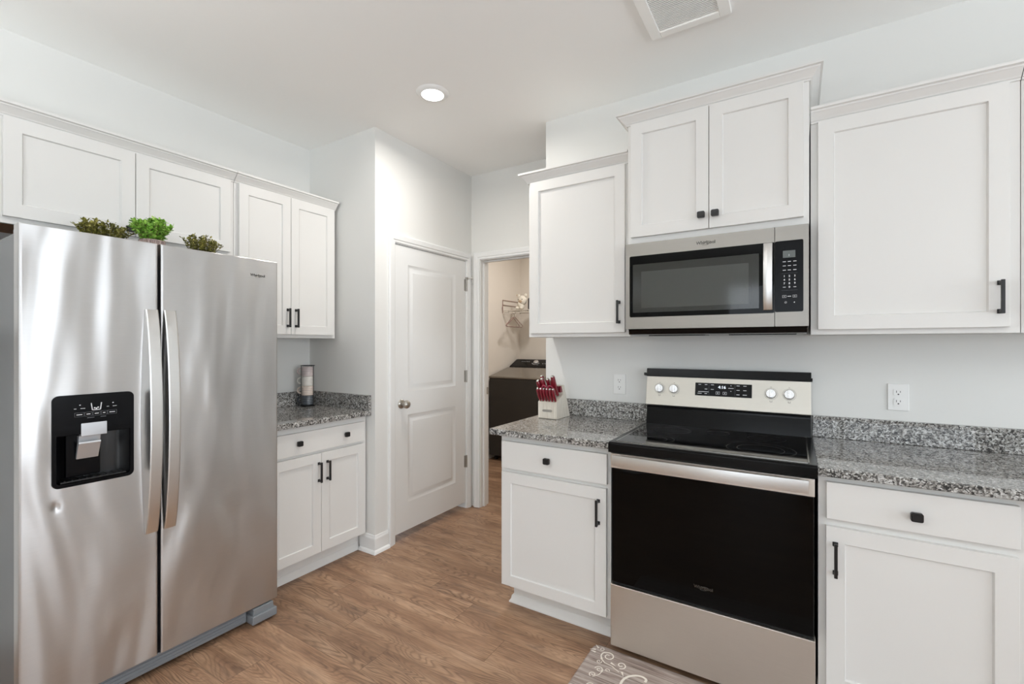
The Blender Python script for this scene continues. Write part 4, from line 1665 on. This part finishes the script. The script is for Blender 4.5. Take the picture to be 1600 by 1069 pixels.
# ------------------------------------------------------------------ potted greenery on the refrigerator
def leaf(mb, p, d, n_, L, Wd, mi=0):
    d = d.normalized()
    s = d.cross(n_)
    if s.length < 1e-4:
        s = Vector((1, 0, 0))
    s.normalize()
    up = s.cross(d).normalized()
    a = p
    pts = [a, a + d * L * 0.35 + s * Wd * 0.45 - up * L * 0.03, a + d * L * 0.75 + s * Wd * 0.38 - up * L * 0.03, a + d * L, a + d * L * 0.75 - s * Wd * 0.38 - up * L * 0.03, a + d * L * 0.35 - s * Wd * 0.45 - up * L * 0.03, a + d * L * 0.5 + up * L * 0.05]
    mb.add(pts, [(0, 1, 6), (1, 2, 6), (2, 3, 6), (3, 4, 6), (4, 5, 6), (5, 0, 6)], mi)


def plant(x, y, z, rx, ry, h, nst, leafm, label, seed, potkind, L=0.016):
    R = random.Random(seed)
    o = thing('potted_plant', label, 'plant', (x, y, z))
    m = MB()
    pr = 0.050
    if potkind == 'round':
        V = [(0.036, 0.0), (0.043, 0.054), (0.046, 0.056), (0.046, 0.060), (0.041, 0.060), (0.039, 0.050), (0.0, 0.050)]
        m.lathe(V, 40)
        for k_ in range(24):
            t = 2 * math.pi * k_ / 24
            m.tube([(0.0375 * math.cos(t), 0.0375 * math.sin(t), 0.003), (0.0445 * math.cos(t), 0.0445 * math.sin(t), 0.056)], 0.0028, 6)
        fixn(m.build('pot', 'pot_wash', o))
        z0 = 0.054
    else:
        m.rrect(-rx * 0.72, rx * 0.72, 0.0, 0.040, -ry * 0.6, ry * 0.6, 0.004)
        m.build('pot', 'dark_brown', o)
        z0 = 0.042
    f = MB()
    st = MB()
    for i in range(nst):
        a = R.random() * 2 * math.pi
        q = math.sqrt(R.random())
        bx_, by_ = q * rx * 0.55 * math.cos(a), q * ry * 0.55 * math.sin(a)
        if potkind == 'round':
            bx_ *= 0.6
            by_ *= 0.6
        lean_ = Vector((math.cos(a) * q * rx * R.uniform(0.6, 1.0), math.sin(a) * q * ry * R.uniform(0.6, 1.0), 0))
        hh = h * (1 - 0.45 * q * q) * R.uniform(0.72, 1.05)
        p0 = Vector((bx_, by_, z0 - 0.004))
        p2 = Vector((0, 0, z0)) + lean_ + Vector((0, 0, hh))
        p1 = p0 * 0.5 + p2 * 0.5 + Vector((0, 0, hh * 0.18))
        P_ = []
        for k_ in range(7):
            t = k_ / 6
            P_.append(p0 * (1 - t) ** 2 + p1 * 2 * t * (1 - t) + p2 * t * t)
        st.tube(P_, 0.0009, 5)
        for k_ in range(1, 7):
            for j in range(3 if k_ < 6 else 4):
                dr_ = Vector((R.uniform(-1, 1), R.uniform(-1, 1), R.uniform(-0.1, 0.9)))
                leaf(f, P_[k_], dr_, Vector((R.uniform(-.4, .4), R.uniform(-.4, .4), 1)), L * R.uniform(0.7, 1.2), L * 0.62 * R.uniform(0.8, 1.2))
    f.build('foliage', leafm, o, smooth=False)
    st.build('stems', 'stem_brown', o)
    return o


FT = 1.746
plant(-2.42, 0.705, FT, 0.085, 0.118, 0.080, 84, 'leaf_olive', 'low olive green plant nearest the left edge on the refrigerator', 14, 'tray', 0.013)
plant(-2.36, 0.858, FT, 0.080, 0.085, 0.108, 95, 'leaf_bright', 'bright green bushy plant in a ribbed whitewashed pot on the refrigerator', 5, 'round', 0.020)
plant(-2.36, 1.048, FT, 0.075, 0.102, 0.078, 58, 'leaf_olive', 'low olive green plant on the right half of the refrigerator top', 9, 'tray', 0.013)

# ------------------------------------------------------------------ floor mat
o = thing('kitchen_mat', 'grey wood-look cushioned floor mat with white scrolls in front of the range', 'mat', (-0.775, 1.957, 0.0005))
m = MB()
MWd, MD, MT = 1.20, 0.75, 0.012
bm = bmesh.new()
pts = []
for cx_, cy_, t0 in ((MWd - 0.03, -0.03, 0), (0.03, -0.03, 90), (0.03, -MD + 0.03, 180), (MWd - 0.03, -MD + 0.03, 270)):
    for k_ in range(5):
        t = math.radians(t0 + 90 * k_ / 4)
        pts.append((cx_ + 0.03 * math.cos(t), cy_ + 0.03 * math.sin(t)))


def inset(p, d_):
    cxm, cym = MWd / 2, -MD / 2
    return (p[0] + (d_ if p[0] < cxm else -d_), p[1] + (d_ if p[1] < cym else -d_))


V = []
layers = [(0.0, 0.0), (0.0, 0.004), (0.004, 0.009), (0.010, MT)]
for d_, z in layers:
    V += [(*inset(p, d_), z) for p in pts]
nn = len(pts)
F = []
for i in range(len(layers) - 1):
    for k_ in range(nn):
        l = (k_ + 1) % nn
        F.append((i * nn + k_, i * nn + l, (i + 1) * nn + l, (i + 1) * nn + k_))
F.append(tuple((len(layers) - 1) * nn + k_ for k_ in range(nn)))
F.append(tuple(range(nn))[::-1])
m.add(V, F)
base = fixn(m.build('cushion', 'mat_planks', o))
m = MB()


def stroke(mb, pts, w0, w1=None, z=MT + 0.0004):
    """flat ribbon in the xy plane"""
    w1 = w0 if w1 is None else w1
    n = len(pts)
    V, F = [], []
    for i, p in enumerate(pts):
        a = Vector(pts[max(i - 1, 0)])
        b_ = Vector(pts[min(i + 1, n - 1)])
        d_ = (b_ - a).normalized()
        nrm = Vector((-d_.y, d_.x))
        wv = (w0 + (w1 - w0) * i / (n - 1)) / 2
        V += [(p[0] - nrm.x * wv, p[1] - nrm.y * wv, z), (p[0] + nrm.x * wv, p[1] + nrm.y * wv, z)]
    for i in range(n - 1):
        F.append((2 * i, 2 * i + 1, 2 * i + 3, 2 * i + 2))
    mb.add(V, F)


def spiral(cx_, cy_, r0, r1, a0, turns, n=40, fl=1):
    return [(cx_ + (r0 + (r1 - r0) * i / n) * math.cos(math.radians(a0 + fl * 360 * turns * i / n)), cy_ + (r0 + (r1 - r0) * i / n) * math.sin(math.radians(a0 + fl * 360 * turns * i / n))) for i in range(n + 1)]


# corner scrolls
stroke(m, spiral(0.085, -0.060, 0.006, 0.032, 60, 1.5), 0.004, 0.006)
stroke(m, spiral(0.150, -0.085, 0.004, 0.022, 0, 1.25, fl=-1), 0.004, 0.005)
stroke(m, [(0.060, -0.085), (0.085, -0.105), (0.120, -0.110), (0.155, -0.128)], 0.005, 0.003)
stroke(m, spiral(0.062, -0.110, 0.003, 0.012, 0, 1.1), 0.003)
stroke(m, spiral(0.045, -0.030, 0.003, 0.012, 90, 1.1), 0.003)
for (x, y, a) in ((0.022, -0.045, 200), (0.028, -0.062, 175), (0.030, -0.030, 140), (0.165, -0.120, -60), (0.108, -0.092, -20)):
    t = math.radians(a)
    stroke(m, [(x, y), (x + 0.012 * math.cos(t), y + 0.012 * math.sin(t)), (x + 0.026 * math.cos(t), y + 0.026 * math.sin(t))], 0.010, 0.001)
for k_ in range(3):
    yy = -0.155 - k_ * 0.105
    xx = 0.080 + 0.006 * (k_ % 2)
    stroke(m, spiral(xx, yy, 0.003, 0.018, 40, 1.4), 0.003, 0.004)
    stroke(m, spiral(xx + 0.030, yy + 0.012, 0.002, 0.010, 0, 1.0, fl=-1), 0.003)
    stroke(m, spiral(xx - 0.012, yy - 0.040, 0.003, 0.015, 180, 1.2), 0.003, 0.004)
    stroke(m, [(xx + 0.016, yy), (xx + 0.010, yy - 0.030), (xx - 0.008, yy - 0.055)], 0.004, 0.002)
# big script capital whose top shows in the picture
G = [(0.262, -0.128), (0.262, -0.112), (0.245, -0.104), (0.222, -0.110), (0.198, -0.130), (0.184, -0.160), (0.184, -0.195), (0.200, -0.225), (0.228, -0.232), (0.252, -0.218), (0.262, -0.190), (0.262, -0.172)]
Gs = []
for i in range(len(G) - 1):
    for q in range(5):
        t = q / 5
        p0, p1, p2, p3 = (Vector(G[max(i - 1, 0)]), Vector(G[i]), Vector(G[i + 1]), Vector(G[min(i + 2, len(G) - 1)]))
        Gs.append(tuple(0.5 * ((2 * p1) + (p2 - p0) * t + (2 * p0 - 5 * p1 + 4 * p2 - p3) * t * t + (3 * p1 - p0 - 3 * p2 + p3) * t ** 3)))
Gs.append(G[-1])
stroke(m, Gs, 0.010)
stroke(m, [(0.225, -0.172), (0.275, -0.172)], 0.008)
m.build('print', 'mat_print', base)

# ------------------------------------------------------------------ laundry room
wy = 4.45
ws = thing('washing_machine', 'dark grey top-loading washing machine seen through the laundry doorway', 'washing machine', (-3.085, wy, 0))
WW = 0.72
m = MB()
m.box(0, WW, 0.0, 0.70, 0.055, 0.962, 0.008)
m.build('body', 'washer_side', ws)
m = MB()
m.prism([(-0.004, 0.963), (-0.010, 0.972), (-0.006, 0.984), (0.40, 1.070), (0.44, 1.074), (0.44, 0.963)], 0.002, WW - 0.002, 'x', bev=0.003)
m.build('lid', 'washer_lid', ws)
m = MB()
m.prism([(0.442, 0.963), (0.442, 1.080), (0.47, 1.095), (0.62, 1.165), (0.665, 1.168), (0.695, 1.150), (0.70, 0.963)], 0.004, WW - 0.004, 'x', bev=0.004)
cns = m.build('control_console', 'panel_black', ws)
m = MB()
M = Matrix.Translation((0.335, 0.545, 1.131)) @ Matrix.Rotation(math.radians(25), 4, 'X')
m.lathe([(0.034, 0.0), (0.034, 0.010), (0.028, 0.022), (0.0, 0.024)], 32, 0, M)
m.build('dial', 'chrome_knob', cns)
m = MB()
M2 = Matrix.Translation((0.335, 0.545, 1.1305)) @ Matrix.Rotation(math.radians(25), 4, 'X')
for k_ in range(8):
    t = math.radians(200 + k_ * 20)
    m.box(0.05 * math.cos(t) - 0.006, 0.05 * math.cos(t) + 0.006, 0.05 * math.sin(t) - 0.002, 0.05 * math.sin(t) + 0.002, 0.001, 0.003, mx=M2)
for k_ in range(5):
    m.box(0.10 + k_ * 0.03, 0.115 + k_ * 0.03, -0.03, -0.025, 0.001, 0.003, mx=M2)
    m.box(-0.22 + k_ * 0.025, -0.205 + k_ * 0.025, 0.02, 0.024, 0.001, 0.003, mx=M2)
m.build('console_legend', 'legend_white', cns)
for x in (0.06, WW - 0.06):
    for y in (0.06, 0.64):
        MB().tube([(x, y, 0), (x, y, 0.056)], 0.022, 12).build('foot', 'dark_gap', ws)

# wire shelf
sh = thing('wire_shelf', 'white wire shelf with end rails above the washing machine', 'shelf', (-3.118, 4.79, 1.765))
SL, SD = 1.75, 0.425
m = MB()
for y in (0.0, 0.14, 0.28, SD):
    m.tube([(0.0, y, 0.012), (SL, y, 0.012)], 0.0040, 6)
m.tube([(0.0, 0.0, -0.018), (SL, 0.0, -0.018)], 0.0032, 6)
for k_ in range(57):
    x = 0.018 + k_ * 0.030
    m.tube([(x, 0.0, -0.018), (x, 0.0, 0.015), (x, SD, 0.015)], 0.0026, 5)
m.build('deck', 'wire_white', sh)
m = MB()
for z in (0.145, 0.085):
    m.tube([(0.006, 0.0, z), (0.006, SD, z)], 0.0035, 6)
m.tube([(0.006, 0.0, 0.145), (0.006, 0.0, -0.018)], 0.0035, 6)
m.tube([(0.006, SD, 0.145), (0.006, SD, 0.0)], 0.0035, 6)
m.tube([(0.006, 0.01, 0.085), (0.006, -0.012, 0.050), (0.006, 0.0, -0.018)], 0.0030, 6)
m.build('end_rail', 'hanger_wire', sh)
m = MB()
m.tube([(0.95, 0.01, -0.015), (0.95, SD, -0.30)], 0.005, 8)
m.build('brace', 'wire_white', sh)


def hanger(x, y, rz, label):
    o = thing('clothes_hanger', label, 'hanger', (x, y, 1.7479), rz, 'hangers on the wire shelf')
    m = MB()
    pts = [(0.016 * math.cos(math.radians(a)) * 0.8, 0, 0.0165 * math.sin(math.radians(a)) - 0.012) for a in range(200, -60, -20)]
    m.tube(pts + [(0, 0, -0.055)], 0.0022, 7)
    m.build('hook', 'nickel', o)
    m = MB()
    m.tube([(0, 0, -0.055), (0.07, 0, -0.095), (0.165, 0, -0.150), (0.175, 0, -0.165), (0.160, 0, -0.175), (-0.160, 0, -0.175), (-0.175, 0, -0.165), (-0.165, 0, -0.150), (-0.07, 0, -0.095), (0, 0, -0.055)], 0.0038, 8)
    m.tube([(0.10, 0, -0.118), (0.095, 0, -0.172)], 0.002, 6)
    m.build('arms', 'hanger_wire', o)


hanger(-2.965, 4.79, math.radians(94), 'thin rosy clothes hanger on the wire shelf edge, nearest the corner')
hanger(-2.935, 4.79, math.radians(88), 'thin rosy clothes hanger just right of its twin on the wire shelf')

# plush toy
px, py, pz = -2.905, 4.885, 1.7825
o = thing('plush_toy', 'small white plush toy sitting on the wire shelf', 'plush toy', (px, py, pz))
m = MB()
m.ball((0, 0, 0.052), (0.050, 0.045, 0.052), 0, 20)
m.ball((0.02, 0, 0.120), (0.060, 0.050, 0.062), 0, 20)
m.ball((-0.035, 0.0, 0.180), (0.022, 0.015, 0.024), 0, 12)
m.ball((0.065, 0.0, 0.180), (0.022, 0.015, 0.024), 0, 12)
m.ball((0.0, -0.04, 0.075), (0.022, 0.020, 0.034), 0, 12)
m.ball((-0.030, -0.035, 0.024), (0.024, 0.035, 0.022), 0, 12)
m.ball((0.030, -0.035, 0.024), (0.024, 0.035, 0.022), 0, 12)
m.build('body', 'plush_white', o)
m = MB()
m.ball((0.015, -0.047, 0.105), (0.026, 0.012, 0.020), 0, 12)
m.ball((-0.050, -0.006, 0.188), (0.010, 0.010, 0.012), 0, 10)
m.build('muzzle', 'plush_tan', o)
m = MB()
m.ball((-0.012, -0.046, 0.130), 0.006, 0, 8)
m.ball((0.042, -0.044, 0.130), 0.006, 0, 8)
m.build('eye', 'dark_gap', o)
o = MB().box(-2.80, -2.70, 4.86, 5.02, 1.7825, 1.93, 0.02, seg=4).build('storage_basket', 'dark_brown')
tag(o, 'dark brown container on the wire shelf beside the plush toy', 'container')
